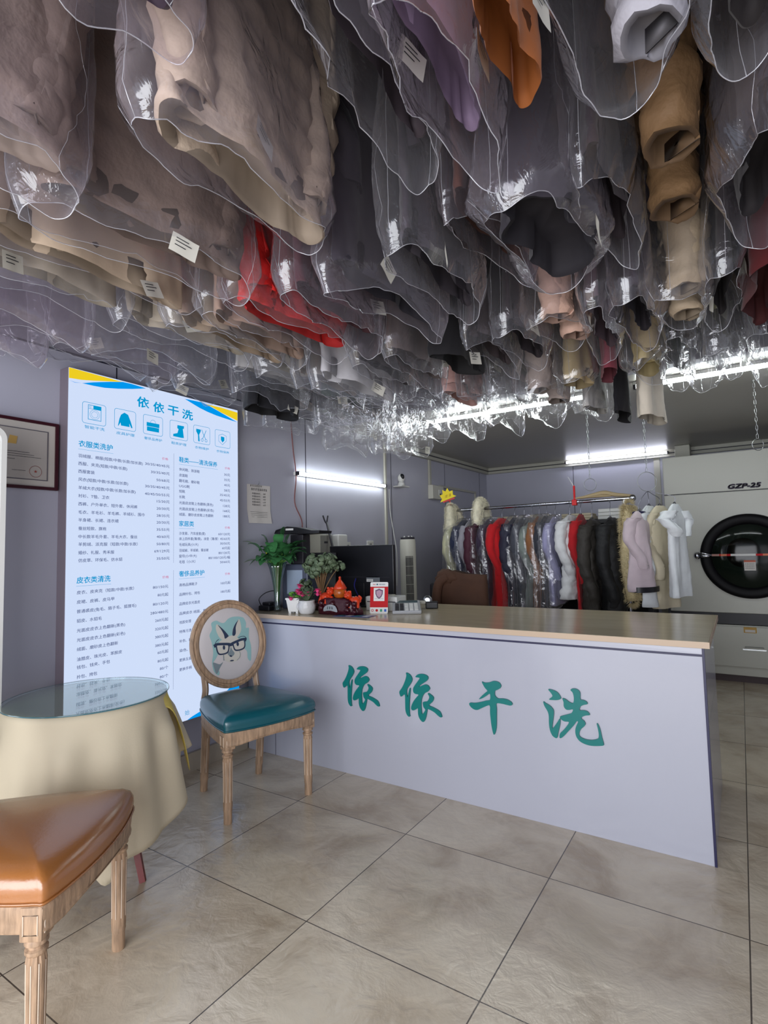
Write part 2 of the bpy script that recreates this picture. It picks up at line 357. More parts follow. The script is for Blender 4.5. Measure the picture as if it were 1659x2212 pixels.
XI1 = [(1.9621, 0.5989), (1.982, 0.5979), (2.0022, 0.5902), (2.0138, 0.5755), (2.0165, 0.5637), (2.0007, 0.5564), (1.9821, 0.554), (1.9635, 0.5541), (1.9743, 0.5644), (1.98, 0.5725), (1.9731, 0.5847)]
XI2 = [(1.9371, 0.5413), (1.9461, 0.5363), (1.9665, 0.5268), (1.9803, 0.5124), (1.9825, 0.4965), (1.9784, 0.4676), (1.9726, 0.4303), (1.9833, 0.44), (1.9986, 0.4625), (2.0073, 0.4759), (2.0097, 0.4642), (2.0057, 0.4395), (1.9985, 0.4142), (1.9934, 0.3913), (1.9852, 0.3888), (1.9712, 0.3978), (1.9619, 0.4206), (1.9589, 0.4485), (1.9595, 0.4811), (1.955, 0.5008), (1.9413, 0.5234)]
XI3 = [(2.0235, 0.5666), (2.0375, 0.5644), (2.0531, 0.5544), (2.0669, 0.5514), (2.0725, 0.5609), (2.0734, 0.5809), (2.069, 0.5983), (2.0602, 0.6072), (2.0677, 0.6137), (2.0816, 0.6154), (2.0959, 0.6095), (2.1016, 0.5963), (2.1013, 0.5725), (2.1129, 0.5708), (2.1262, 0.5659), (2.1304, 0.5558), (2.1159, 0.5507), (2.1019, 0.5429), (2.0963, 0.5323), (2.0972, 0.5253), (2.1148, 0.5269), (2.1301, 0.5232), (2.1379, 0.5106), (2.1216, 0.5063), (2.1057, 0.4981), (2.1022, 0.4889), (2.1127, 0.4815), (2.118, 0.4705), (2.1136, 0.46), (2.0994, 0.446), (2.0909, 0.4309), (2.0895, 0.4169), (2.0977, 0.4085), (2.1168, 0.4038), (2.1399, 0.4049), (2.1592, 0.4108), (2.1689, 0.4182), (2.1716, 0.4341), (2.1689, 0.4569), (2.1649, 0.4776), (2.1698, 0.4764), (2.1782, 0.4545), (2.1841, 0.4207), (2.1894, 0.3985), (2.1882, 0.3907), (2.1693, 0.3855), (2.1388, 0.381), (2.112, 0.3835), (2.0892, 0.3933), (2.0763, 0.4109), (2.0734, 0.4341), (2.0783, 0.4546), (2.087, 0.4737), (2.0812, 0.4756), (2.0686, 0.4571), (2.0476, 0.432), (2.0265, 0.4067), (2.0118, 0.3931), (2.0037, 0.393), (2.0065, 0.4115), (2.0235, 0.4302), (2.0406, 0.4528), (2.0472, 0.4678), (2.0292, 0.4671), (2.0153, 0.473), (2.0089, 0.4841), (2.0263, 0.4927), (2.0467, 0.5008), (2.061, 0.5084), (2.0676, 0.5244), (2.0516, 0.5202), (2.0376, 0.5203), (2.0281, 0.533), (2.0281, 0.5511)]
# ---------------- materials ----------------
M_wall = pmat('wall_panel_lavender_grey', lin(178, 178, 192), .3, bump=.02, bscale=3, var=.03, vscale=2)
M_wallup = pmat('upper_wall_grey', lin(140, 138, 150), .6)
M_seam = pmat('dark_seam', lin(40, 40, 55), .6)
M_ceil = pmat('ceiling_grey', lin(158, 155, 147), .35, bump=.12, bscale=2.5, stretch=(1, 8, 1))
M_ceilup = pmat('upper_ceiling_dark', lin(70, 64, 66), .8)
M_trim = pmat('beige_trim', lin(178, 176, 164), .45)
M_white = pmat('white_plastic', lin(220, 220, 216), .4)
M_cream = pmat('cream_plastic', lin(205, 203, 190), .4)
M_black = pmat('black_plastic', lin(18, 18, 24), .42)
M_dark = pmat('dark_plastic', lin(38, 36, 44), .5)
M_navy = pmat('navy_edge', lin(28, 26, 66), .4)
M_chrome = pmat('chrome', lin(200, 202, 210), .16, metal=1)
M_wire = pmat('hanger_wire', lin(150, 150, 160), .3, metal=1)
M_silver = pmat('galvanised_steel', lin(170, 172, 172), .3, metal=1)
M_paper = pmat('paper', lin(215, 210, 205), .7)
M_ink = pmat('black_ink', lin(40, 40, 46), .7)
M_red = pmat('red_print', lin(190, 10, 22), .5, spec=.2)
M_redcloth = pmat('red_plastic', lin(205, 15, 20), .35)
M_yel = pmat('yellow_card', lin(250, 225, 10), .5)
M_teal = pmat('teal_letter', lin(0, 116, 112), .4)
M_counter = pmat('counter_white_gloss', lin(176, 178, 190), .22, coat=.3)
M_top = pmat('counter_top_stone', lin(196, 182, 154), .17, var=.06, vscale=3, bump=.01, bscale=60, stretch=(1, 6, 1))
M_topedge = pmat('counter_top_edge', lin(196, 172, 146), .4)
M_wood = pmat('weathered_oak', lin(166, 138, 112), .6, bump=.35, bscale=9, var=.32, vscale=14, stretch=(6, 6, .8))
M_woodline = pmat('limed_groove', lin(214, 196, 176), .6)
M_tealle = pmat('teal_leather', lin(8, 84, 96), .27, ior=1.65, bump=.06, bscale=160)
M_orangele = pmat('caramel_leather', lin(158, 100, 50), .24, ior=1.8, bump=.05, bscale=120, var=.06)
M_panel = pmat('chair_back_linen', lin(198, 192, 192), .7, bump=.05, bscale=200)
M_cloth = pmat('cream_tablecloth', lin(206, 194, 168), .75, bump=.05, bscale=150)
M_yelcloth = pmat('yellow_cloth', lin(226, 205, 110), .75)
M_mahog = pmat('red_mahogany', lin(110, 34, 34), .35)
M_cer = pmat('white_ceramic', lin(205, 205, 205), .3, bump=.3, bscale=60)
M_leaf = pmat('glossy_leaf', lin(58, 112, 66), .3, var=.45, vscale=12)
M_leaf2 = pmat('lime_leaf', lin(96, 150, 60), .4, var=.2)
M_leaf3 = pmat('grey_green_leaf', lin(96, 112, 86), .5, var=.35, vscale=25)
M_stem = pmat('brown_stem', lin(120, 92, 62), .6)
M_pink = pmat('pink_petal', lin(222, 70, 130), .5, var=.2)
M_soil = pmat('soil', lin(50, 40, 32), .9)
M_orange = pmat('orange_resin', lin(205, 62, 28), .28, var=.15, vscale=30)
M_amber = pmat('amber_resin', lin(170, 84, 26), .25, var=.3, vscale=60)
M_maroonw = pmat('dark_maroon_wood', lin(58, 14, 26), .3, bump=.4, bscale=30)
M_fabric = pmat('woven_cloth', (1, 1, 1, 1), .85, objcol=True, var=.12, vscale=7, bump=.25, bscale=14, sheen=.1)
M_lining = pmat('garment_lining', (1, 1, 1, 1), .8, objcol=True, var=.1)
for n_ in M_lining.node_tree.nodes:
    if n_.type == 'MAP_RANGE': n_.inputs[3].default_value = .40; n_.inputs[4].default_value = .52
M_fedge_glint = film_mat('film_edge_glint', (.95, .95, .97, 1), .42, 3.0, .15, (.95, .95, 1, 1))  # hem and seam film, whitened to paint in the highlight lines
M_shell = pmat('nylon_shell', (1, 1, 1, 1), .68, objcol=True, var=.1, vscale=5, bump=1.0, bscale=16)
M_fur = pmat('fur', (1, 1, 1, 1), .9, objcol=True, var=.15, vscale=30)
M_brown = pmat('brown_cloth', lin(72, 46, 32), .8, bump=.4, bscale=12, var=.2)
M_film = film_mat('clear_film', (.995, .995, 1, 1), .055, 1.35, .09)
M_film_flare = film_mat('flare_tinted_film', (.965, .945, .975, 1), .085, 1.6, .13, (.72, .65, .71, 1))  # lavender in the film colour stands in for lens flare on near covers
M_glass = bpy.data.materials.new('glass'); M_glass.use_nodes = True
def glassy(name, tint, ior, rough=.02, base=0.0):
    m = bpy.data.materials.new(name); m.use_nodes = True; nt = m.node_tree; nt.nodes.clear(); N = nt.nodes.new
    out = N('ShaderNodeOutputMaterial'); tr = N('ShaderNodeBsdfTransparent'); tr.inputs[0].default_value = tint
    gs = N('ShaderNodeBsdfGlossy'); gs.inputs['Roughness'].default_value = rough; gs.inputs[0].default_value = (1, 1, 1, 1)
    f = schlick(nt, ((ior-1)/(ior+1))**2, 1.0, None, base)
    mx = N('ShaderNodeMixShader'); nt.links.new(f, mx.inputs[0]); nt.links.new(tr.outputs[0], mx.inputs[1]); nt.links.new(gs.outputs[0], mx.inputs[2]); nt.links.new(mx.outputs[0], out.inputs[0]); return m
M_tabglass = glassy('table_glass', (.88, .98, .96, 1), 2.1, .012, .02)
M_vglass = glassy('crystal_glass', (.72, .80, .80, 1), 1.6, .05, .06)
M_glassedge = pmat('glass_edge_green', lin(70, 110, 120), .1)
bpy.data.materials.remove(M_glass)
M_boardw = emat('backlit_white', (.66, .77, 1.0, 1), BOARD_E)
M_bcyan = emat('backlit_cyan', (.0, .42, .85, 1), .75)
M_bcyan2 = emat('backlit_sky', (.0, .36, 1.0, 1), .85)
M_byel = emat('backlit_yellow', (1.0, .72, .02, 1), .85)
M_bnavy = emat('backlit_slate', (.10, .14, .32, 1), .8)
M_bred = emat('backlit_red', (.75, .10, .28, 1), .8)
M_bhouse = pmat('lightbox_housing', lin(122, 112, 122), .4)
M_tube = emat('lit_tube', (.92, 1.0, 1.0, 1), TUBE_E)
M_tube2 = emat('lit_tube_cool', (.82, .84, 1.0, 1), TUBE_E*.55)
M_tube3 = emat('lit_tube_wall', (.92, 1.0, 1.0, 1), TUBE_E*.6)

# floor stone tile
def floor_mat():
    m = bpy.data.materials.new('stone_floor_tile'); m.use_nodes = True; nt = m.node_tree; b = nt.nodes['Principled BSDF']; N = nt.nodes.new; L = nt.links.new; b.inputs['IOR'].default_value = 1.65
    tc = N('ShaderNodeTexCoord'); sp = N('ShaderNodeSeparateXYZ'); L(tc.outputs['Object'], sp.inputs[0])
    def ma(op, a, bb=None, c=None):
        n = N('ShaderNodeMath'); n.operation = op
        for i, x in enumerate((a, bb, c)):
            if x is None: continue
            if isinstance(x, (int, float)): n.inputs[i].default_value = x
            else: L(x, n.inputs[i])
        return n.outputs[0]
    def cell(s, off, per):
        q = ma('DIVIDE', ma('SUBTRACT', s, off), per); fl = ma('FLOOR', q); fr = ma('SUBTRACT', q, fl)
        d = ma('MULTIPLY', ma('MINIMUM', fr, ma('SUBTRACT', 1.0, fr)), per); return fl, d
    fx, dx = cell(sp.outputs[0], .80, .627); fy, dy = cell(sp.outputs[1], 1.46, .655)
    d = ma('MINIMUM', dx, dy); gr = ma('LESS_THAN', d, .0021)
    cb = N('ShaderNodeCombineXYZ'); L(fx, cb.inputs[0]); L(fy, cb.inputs[1]); wn = N('ShaderNodeTexWhiteNoise'); wn.noise_dimensions = '3D'; L(cb.outputs[0], wn.inputs[0])
    va = N('ShaderNodeVectorMath'); va.operation = 'MULTIPLY_ADD'; L(wn.outputs['Color'], va.inputs[0]); va.inputs[1].default_value = (7, 7, 7); L(tc.outputs['Object'], va.inputs[2])
    n1 = N('ShaderNodeTexNoise'); n1.inputs['Scale'].default_value = 3.0; n1.inputs['Detail'].default_value = 8; n1.inputs['Roughness'].default_value = .6; n1.inputs['Distortion'].default_value = .5; L(va.outputs[0], n1.inputs[0])
    n2 = N('ShaderNodeTexNoise'); n2.inputs['Scale'].default_value = 14; n2.inputs['Detail'].default_value = 8; n2.inputs['Distortion'].default_value = .8; L(va.outputs[0], n2.inputs[0])
    cr = N('ShaderNodeValToRGB'); cr.color_ramp.elements[0].position = .3; cr.color_ramp.elements[0].color = lin(172, 154, 130); cr.color_ramp.elements[1].position = .7; cr.color_ramp.elements[1].color = lin(218, 206, 184)
    e = cr.color_ramp.elements.new(.5); e.color = lin(204, 190, 168); L(n1.outputs[0], cr.inputs[0])
    mx = N('ShaderNodeMix'); mx.data_type = 'RGBA'; L(gr, mx.inputs[0]); L(cr.outputs[0], mx.inputs[6]); mx.inputs[7].default_value = lin(84, 74, 66); L(mx.outputs[2], b.inputs['Base Color'])
    vo = N('ShaderNodeTexVoronoi'); vo.inputs['Scale'].default_value = 9; vo.feature = 'DISTANCE_TO_EDGE'; L(n1.outputs['Color'], vo.inputs[0])
    hh = ma('ADD', ma('MULTIPLY', n2.outputs[0], .5), ma('MULTIPLY', n1.outputs[0], 1.0)); hh = ma('SUBTRACT', hh, ma('MULTIPLY', gr, .4))
    bp = N('ShaderNodeBump'); bp.inputs['Strength'].default_value = .35; bp.inputs['Distance'].default_value = .02; L(hh, bp.inputs['Height']); L(bp.outputs[0], b.inputs['Normal'])
    rr = N('ShaderNodeMapRange'); rr.inputs[3].default_value = .12; rr.inputs[4].default_value = .30; L(n2.outputs[0], rr.inputs[0]); L(rr.outputs[0], b.inputs['Roughness'])
    return m
M_floor = floor_mat()
M_base = pmat('stone_skirting', lin(170, 160, 144), .3, var=.15, vscale=5, bump=.15, bscale=12)

# ---------------- the room ----------------
XR, YB, YF, ZH, ZL, YS = 3.75, 6.66, -1.6, 3.1, 2.25, 3.5
b = NB(); box(b, -.1, YF-.6, -.1, XR+.1, YB+.1, 0); st(bake('floor', b, M_floor))
b = NB(); box(b, -.1, YF, 0, 0, YB, ZL); box(b, -.1, YF, ZL, 0, YB, ZH, 1)
for y in (-.9, -.3, .32, 1.62, 1.86, 3.12, 4.33, 5.45, 6.42): box(b, 0, y-.003, .0, .0015, y+.003, ZL, 2)
box(b, 0, YF, ZL-.005, .003, YS, ZL+.004, 2)
st(bake('wall_left', b, [M_wall, M_wallup, M_seam]))
b = NB(); box(b, 0, YB, 0, XR, YB+.1, ZL)
for x in (1.1,): box(b, x-.003, YB-.0015, 0, x+.003, YB, ZL, 1)
box(b, 1.97, YB-.02, 0, 2.03, YB, ZL, 2)
st(bake('wall_back', b, [M_wall, M_seam, M_trim]))
b = NB(); box(b, XR, YF, 0, XR+.1, YB, ZH); st(bake('wall_right', b, M_wall))
b = NB(); box(b, -.1, YF-.1, 2.35, XR+.1, YF, ZH); box(b, -.1, YF-.1, 0, .25, YF, 2.35); box(b, XR-.2, YF-.1, 0, XR+.1, YF, 2.35); st(bake('wall_front', b, M_wallup))
b = NB(); box(b, -.1, YF-.1, ZH, XR+.1, YS, ZH+.1); box(b, 0, YS-.08, ZL, XR, YS, ZH, 2); box(b, 0, YS, ZL, XR, YB, ZL+.1, 1); st(bake('ceiling', b, [M_ceilup, M_ceil, M_wallup]))
b = NB(); box(b, .0005, 4.35, 2.175, .05, YB, 2.25); box(b, .05, 4.35, 2.205, .056, YB, 2.215, 1); st(bake('trim_1', b, [M_trim, M_dark]))
b = NB(); box(b, .05, YB-.05, 2.175, XR, YB-.0005, 2.25); box(b, .05, YB-.056, 2.205, XR, YB-.05, 2.215, 1); st(bake('trim_2', b, [M_trim, M_dark]))
b = NB()
y = -1.0
while y < 2.5:
    box(b, .0005, y, 0, .022, min(y+.298, 2.505), .105, 0, .001); y += .3
st(bake('baseboard_left', b, M_base))
# boxed pipe above dryer
b = NB(); box(b, 2.2, 6.40, 2.03, 2.34, 6.60, 2.249, 0, .006); st(bake('pillar_pipe_boxing', b, M_trim))

# ---------------- lit price board ----------------
bd = thing('menu_lightbox', 'tall glowing white price list lightbox in blue Chinese writing on the left wall', 'sign', (0, 1.332, .315))
BW, BH = 1.053, 1.84
b = NB(); box(b, .001, 0, 0, .075, BW, BH, 0, .002); bake('housing', b, M_bhouse, bd)
b = NB(); box(b, .0755, .003, .003, .080, BW-.003, BH-.003); bake('light_panel', b, M_boardw, bd)
F = lambda u, v: (.0805, u, v)
FD = lambda u, v, d: (.0804-d+.0006, u, v)
def flat(bm, poly, mi=0, x=.0805):
    V = [bm.verts.new((x, u, v)) for u, v in poly]
    for t in tessellate_polygon([[Vector((u, v, 0)) for u, v in poly]]):
        bm.faces.new([V[i] for i in t]).material_index = mi
def stroke(bm, pts, wd, closed=False, x=.0806, mi=0):
    n = len(pts)
    for i in range(n if closed else n-1):
        a = Vector(pts[i]); c = Vector(pts[(i+1) % n]); d = (c-a)
        if d.length < 1e-6: continue
        e = d.normalized()*wd*.4; q = Vector((-d.y, d.x)).normalized()*wd/2
        f = bm.faces.new([bm.verts.new((x, *p)) for p in (a-e-q, c+e-q, c+e+q, a-e+q)]); f.material_index = mi
for q in (YL, YR): b = NB(); flat(b, q); bake('yellow_swoosh', b, M_byel, bd)
for q in ((BL, TH), (BR,), ([(.67, .003), (.703, .0149), (.7953, .0379), (.8594, .0571), (.9258, .0836), (1.05, .16), (1.05, .003)],)):
    b = NB(); [flat(b, k) for k in q]; bake('blue_swoosh', b, M_bcyan2, bd)
def rrect(x0, y0, x1, y1, r=.012, k=4):
    out = []
    for cx, cy, a0 in ((x1-r, y1-r, 0), (x0+r, y1-r, PI/2), (x0+r, y0+r, PI), (x1-r, y0+r, 1.5*PI)):
        out += [(cx+r*math.cos(a0+PI/2*i/k), cy+r*math.sin(a0+PI/2*i/k)) for i in range(k+1)]
    return out
def circ(cx, cy, r, n=24, ry=None): return [(cx+r*math.cos(2*PI*i/n), cy+(ry or r)*math.sin(2*PI*i/n)) for i in range(n)]
def icon(u, fn):
    b = NB(); stroke(b, rrect(u, 1.5805, u+.117, 1.685), .0022, True); fn(b); bake('service_icon', b, M_bcyan, bd)
def ic_wash(b):
    stroke(b, [(.097, 1.674), (.161, 1.674), (.161, 1.602), (.097, 1.602)], .0028, True); flat(b, [(.122, 1.674), (.161, 1.674), (.161, 1.657), (.122, 1.657)]); stroke(b, [(.097, 1.656), (.161, 1.656)], .002)
    stroke(b, circ(.129, 1.629, .0235), .0014, True); stroke(b, circ(.129, 1.629, .0155), .0014, True); stroke(b, circ(.106, 1.665, .0045, 12), .0014, True)
def ic_bag(b):
    flat(b, [(.412, 1.646), (.489, 1.646), (.489, 1.6245), (.412, 1.6245)]); flat(b, [(.414, 1.6225), (.487, 1.6225), (.487, 1.599), (.414, 1.599)])
    stroke(b, [(.435+.0155*(1-math.cos(a)), 1.646+.017*math.sin(a)) for a in [PI*i/10 for i in range(11)]], .0018)
def ic_tools(b):
    flat(b, brush_p); stroke(b, [(.772, 1.664), (.783, 1.64), (.80, 1.612)], .0035); stroke(b, [(.803, 1.664), (.793, 1.64), (.778, 1.612)], .0035)
    stroke(b, circ(.775, 1.603, .008, 14), .0026, True); stroke(b, circ(.803, 1.603, .008, 14), .0026, True)
def ic_shield(b):
    stroke(b, [(.927, 1.664), (.957, 1.655), (.957, 1.625), (.927, 1.597), (.898, 1.616), (.899, 1.652)], .0022, True); flat(b, [(.915, 1.648), (.942, 1.646), (.942, 1.626), (.927, 1.611), (.915, 1.626)])
icon(.0685, ic_wash); icon(.2311, lambda b: flat(b, coat_p)); icon(.392, ic_bag); icon(.5556, lambda b: flat(b, boot_p)); icon(.7142, ic_tools); icon(.870, ic_shield)
HT = {'i': .0175, 'h': .031, 'r': .015, 'c': .0155, 't2': .028, 't': .056}
BO = {'i': .022, 'r': 0, 'h': .04, 'c': .02, 't': .055, 't2': 0}
tt = NB(); secs = {}
for s, u, wd, v, k in BT:
    one = k in 'hc' or k == 't2'
    if k == 'i':
        key = (u > .585, v > (.85 if u < .585 else .82), v > 1.09)
        tgt = secs.setdefault(key, NB())
    elif k == 't': tgt = tt
    else: tgt = NB()
    text_at(tgt, s, lambda a, c: (.0809, a, c), u, v, wd, HT[k], BO[k])
    if k == 'h':
        stroke(tgt, [(u-.001, v-.028), (u+max(wd, .1)*1.02, v-.028)], .0012)
    if k not in 'it' or k == 't2': bake({'h': 'section_heading', 'r': 'price_column_title', 'c': 'icon_caption', 't2': 'footer_character'}[k], tgt, M_bred if k == 'r' else M_bcyan, bd)
bake('shop_name', tt, M_bcyan, bd)
for q in secs.values(): bake('price_lines', q, M_bnavy, bd)
for v0, v1 in ((1.495, .884), (.841, .196)):
    bi = NB(); v = v0
    while v > v1: stroke(bi, [(.581, v), (.581, v-.0028)], .0018); v -= .0062
    bake('dotted_divider', bi, M_bnavy, bd)

# ---------------- counter ----------------
YC, ZT = 2.51, .858
ct = thing('reception_counter', 'long white reception counter with teal shop lettering and beige stone top', 'counter', (0, YC, 0))
b = NB(); box(b, .024, .0, 0.0, 2.578, .02, .795, 0, .001); box(b, .26, -.0012, 0, .2625, 0, .24, 1)
bake('front_panel', b, [M_counter, M_seam], ct)
b = NB(); box(b, .024, -.001, .804, 2.575, .02, .828, 0, .001); bake('upper_fascia', b, M_counter, ct)
b = NB(); box(b, .024, .002, .795, 2.578, .012, .804); box(b, 2.574, -.003, 0, 2.583, .015, .829); bake('navy_edging', b, M_navy, ct)
b = NB(); box(b, 2.555, .02, 0, 2.578, .86, .828, 0, .001); bake('end_panel', b, M_counter, ct)
b = NB(); box(b, .024, .84, 0, .05, .86, .828); box(b, .024, .5, .4, 2.555, .84, .42); box(b, 1.2, .05, 0, 1.22, .84, .828); bake('inner_shelving', b, M_white, ct)
b = NB(); box(b, .024, -.028, .832, 2.602, .90, ZT, 0, .003); bake('worktop', b, M_top, ct)
b = NB(); box(b, .026, -.0295, .8325, 2.603, -.0265, .857); box(b, 2.6, -.028, .8325, 2.6035, .9, .857); bake('worktop_edge', b, M_topedge, ct)
def letter(polys, dx=0, dz=0, sx=1):
    bm = NB()
    for p in polys:
        q = [tuple(v) for v in (Vector((x, z, 0)) for x, z in p)]
        pts = crom([(x+dx, z+dz, 0) for x, z in p], 3, True)
        prism(bm, [(v.x, v.y) for v in pts], lambda u, v, d: (u, -.009+d, v), .008)
    bake('sign_character', bm, M_teal, ct)
letter([YI1, YI2]); letter([YI1, YI2], .3768, -.0025); letter([GAN]); letter([XI1, XI2, XI3])
# ---------------- Louis style chairs ----------------
def outline(n=64, s=1.0):
    # front at y=0 (bowed), back at y=-.44 ; local +Y is the front
    base = [(-.245, -.02), (-.235, .012), (-.12, .038), (0, .046), (.12, .038), (.235, .012), (.245, -.02), (.243, -.1), (.228, -.22), (.205, -.34), (.18, -.43), (.15, -.452), (0, -.462), (-.15, -.452), (-.18, -.43), (-.205, -.34), (-.228, -.22), (-.243, -.1)]
    P = crom([(x, y, 0) for x, y in base], 4, True)
    c = Vector((0, -.21, 0))
    return [c+(p-c)*s for p in P]
def leg_part(x, y, parent, front=True):
    b = NB()
    fl = lambda a, z: 1-.13*(abs(math.sin(4*a))**.7 < .35)*(z < .30)*(z > .07)
    if front:
        box(b, x-.027, y-.027, .335, x+.027, y+.027, .415, 0, .004)
        for k in (0, 1):
            s = .017; zz = (.352, .397)
            if k == 0: q = [(x-s, y+.0278, zz[0]), (x+s, y+.0278, zz[0]), (x+s, y+.0278, zz[1]), (x-s, y+.0278, zz[1])]
            else: q = [((x+.0278 if x > 0 else x-.0278), y-s, zz[0]), ((x+.0278 if x > 0 else x-.0278), y+s, zz[0]), ((x+.0278 if x > 0 else x-.0278), y+s, zz[1]), ((x+.0278 if x > 0 else x-.0278), y-s, zz[1])]
            tube(b, q, .0018, 6, 1, closed=True)
        pr = [(.018, 0), (.0195, .004), (.019, .05), (.0215, .062), (.0205, .068), (.0215, .075), (.022, .15), (.0235, .28), (.021, .296), (.0255, .302), (.0255, .309), (.019, .313), (.019, .318), (.0265, .323), (.0265, .33), (.023, .337)]
    else:
        pr = [(.018, 0), (.0195, .004), (.019, .05), (.0225, .062), (.0205, .068), (.021, .075), (.0215, .15), (.0225, .30), (.024, .345), (.024, .415)]
    lathe(b, pr, 32, (x, y, 0), 0, (True, True), fl)
    for a in range(8):
        if front or a % 2 == 0:
            an = a*PI/4+PI/8*0
            r = .0205
            tube(b, [(x+r*math.cos(an), y+r*math.sin(an), .10), (x+(r+.0015)*math.cos(an), y+(r+.0015)*math.sin(an), .28)], .0016, 5, 1)
    if not front:
        for v in b.verts:
            v.co.y -= (.42-v.co.z)*.10
    bake('leg', b, [M_wood, M_woodline], parent, True, flat_angle=40)
def rabbit(f, b):
    """rabbit print: f(u,v,layer)->3D on the panel; u,v in -.5...5; materials 0 dark,1 light,2 aqua,3 grey,4 ivory"""
    def pg(pts, mi, lay, sm=True):
        P = [((x-870)/1540, -(y-870)/1800) for x, y in pts]
        if sm: P = [(p.x, p.y) for p in crom([(x, y, 0) for x, y in P], 3, True)]
        q = bmesh.new(); V = [q.verts.new((u, v, 0)) for u, v in P]
        for t in tessellate_polygon([[Vector((u, v, 0)) for u, v in P]]):
            try: q.faces.new([V[i] for i in t])
            except ValueError: pass
        for _ in range(3):
            el = [e for e in q.edges if e.calc_length() > .05]
            if not el: break
            bmesh.ops.subdivide_edges(q, edges=el, cuts=1); bmesh.ops.triangulate(q, faces=q.faces)
        for v in q.verts: v.co = f(v.co.x, v.co.y, lay)
        merge(b, q, None, mi)
    pg([(480, 290), (560, 280), (650, 340), (740, 350), (830, 270), (940, 230), (1080, 230), (1200, 260), (1250, 300), (1290, 420), (1270, 540), (1350, 545), (1345, 640), (1330, 800), (1370, 1000), (1360, 1250), (1330, 1380), (1260, 1300), (1240, 1100), (1000, 1000), (600, 1050), (480, 1180), (400, 1300), (440, 1420), (540, 1500), (520, 1600), (420, 1500), (380, 1280), (420, 1050), (400, 800), (360, 620), (430, 480), (420, 340)], 2, 0)
    pg([(400, 1280), (470, 1300), (560, 1340), (640, 1300), (560, 1420), (480, 1560), (430, 1440)], 3, .5)
    pg([(620, 770), (700, 760), (850, 690), (980, 700), (1050, 780), (1180, 860), (1200, 1050), (1090, 1120), (1090, 1230), (1000, 1310), (860, 1340), (740, 1310), (660, 1220), (560, 1090), (500, 960), (540, 850)], 4, 1)
    pg([(560, 370), (640, 440), (730, 560), (810, 670), (815, 700), (740, 740), (690, 770), (620, 740), (560, 640), (520, 500), (530, 400)], 4, 1.2)
    pg([(572, 385), (650, 460), (740, 570), (812, 680), (800, 705), (720, 745), (700, 640), (640, 500)], 0, 1.4)
    pg([(1100, 310), (1130, 330), (1150, 460), (1140, 590), (1080, 690), (1020, 740), (940, 700), (910, 680), (930, 540), (1000, 420)], 4, 1.2)
    pg([(1095, 318), (1050, 400), (1010, 500), (1000, 640), (960, 700), (910, 680), (935, 540), (1000, 420)], 0, 1.4)
    pg([(845, 960), (880, 1040), (930, 1120), (900, 1180), (840, 1205), (790, 1170), (760, 1110), (820, 1050)], 3, 2)
    pg([(800, 1180), (830, 1160), (870, 1190), (840, 1210)], 0, 2.4)
    pg([(800, 1300), (850, 1280), (910, 1300), (860, 1318)], 0, 2)
    for c in ((680, 955, 30, 55), (1025, 915, 32, 55)): pg([(c[0]+c[2]*math.cos(t), c[1]+c[3]*math.sin(t)) for t in [PI*i/6 for i in range(12)]], 0, 2.4, False)
    def ln(pts, wd, closed=False, mi=0):
        P = [(p.x, p.y) for p in crom([((x-870)/1540, -(y-870)/1800, 0) for x, y in pts], 4, closed)]
        n = len(P)
        for i in range(n if closed else n-1):
            a = Vector(P[i]); c = Vector(P[(i+1) % n]); d = c-a
            if d.length < 1e-7: continue
            q = Vector((-d.y, d.x)).normalized()*wd/2; e = d.normalized()*wd*.3
            b.faces.new([b.verts.new(f(p.x, p.y, 3)) for p in (a-e-q, c+e-q, c+e+q, a-e+q)]).material_index = mi
    ln([(500, 870), (505, 960), (530, 1060), (580, 1105), (700, 1105), (770, 1070), (800, 980), (805, 890)], .02)
    ln([(905, 890), (915, 960), (950, 1050), (1040, 1070), (1150, 1050), (1200, 1000), (1210, 900), (1205, 830)], .02)
    ln([(455, 880), (520, 855), (650, 865), (790, 885), (850, 900), (900, 880), (1000, 850), (1120, 820), (1250, 815)], .034)
    ln([(800, 905), (850, 915), (905, 900)], .035); ln([(1230, 820), (1225, 860)], .03); ln([(465, 880), (470, 910)], .028)
    ln([(470, 850), (510, 780), (570, 740)], .008); ln([(1060, 770), (1130, 740), (1220, 750), (1240, 790)], .008)
    ln([(1050, 1080), (1075, 1170), (1050, 1250), (980, 1310)], .007, mi=3); ln([(660, 1140), (660, 1260)], .014, mi=3)
M_r_dark = pmat('print_navy', lin(38, 52, 78), .7); M_r_light = pmat('print_light', lin(214, 210, 196), .7)
M_r_aqua = pmat('print_aqua', lin(142, 182, 182), .7); M_r_grey = pmat('print_grey', lin(120, 134, 140), .7); M_r_ivory = pmat('print_ivory', lin(196, 192, 182), .7)
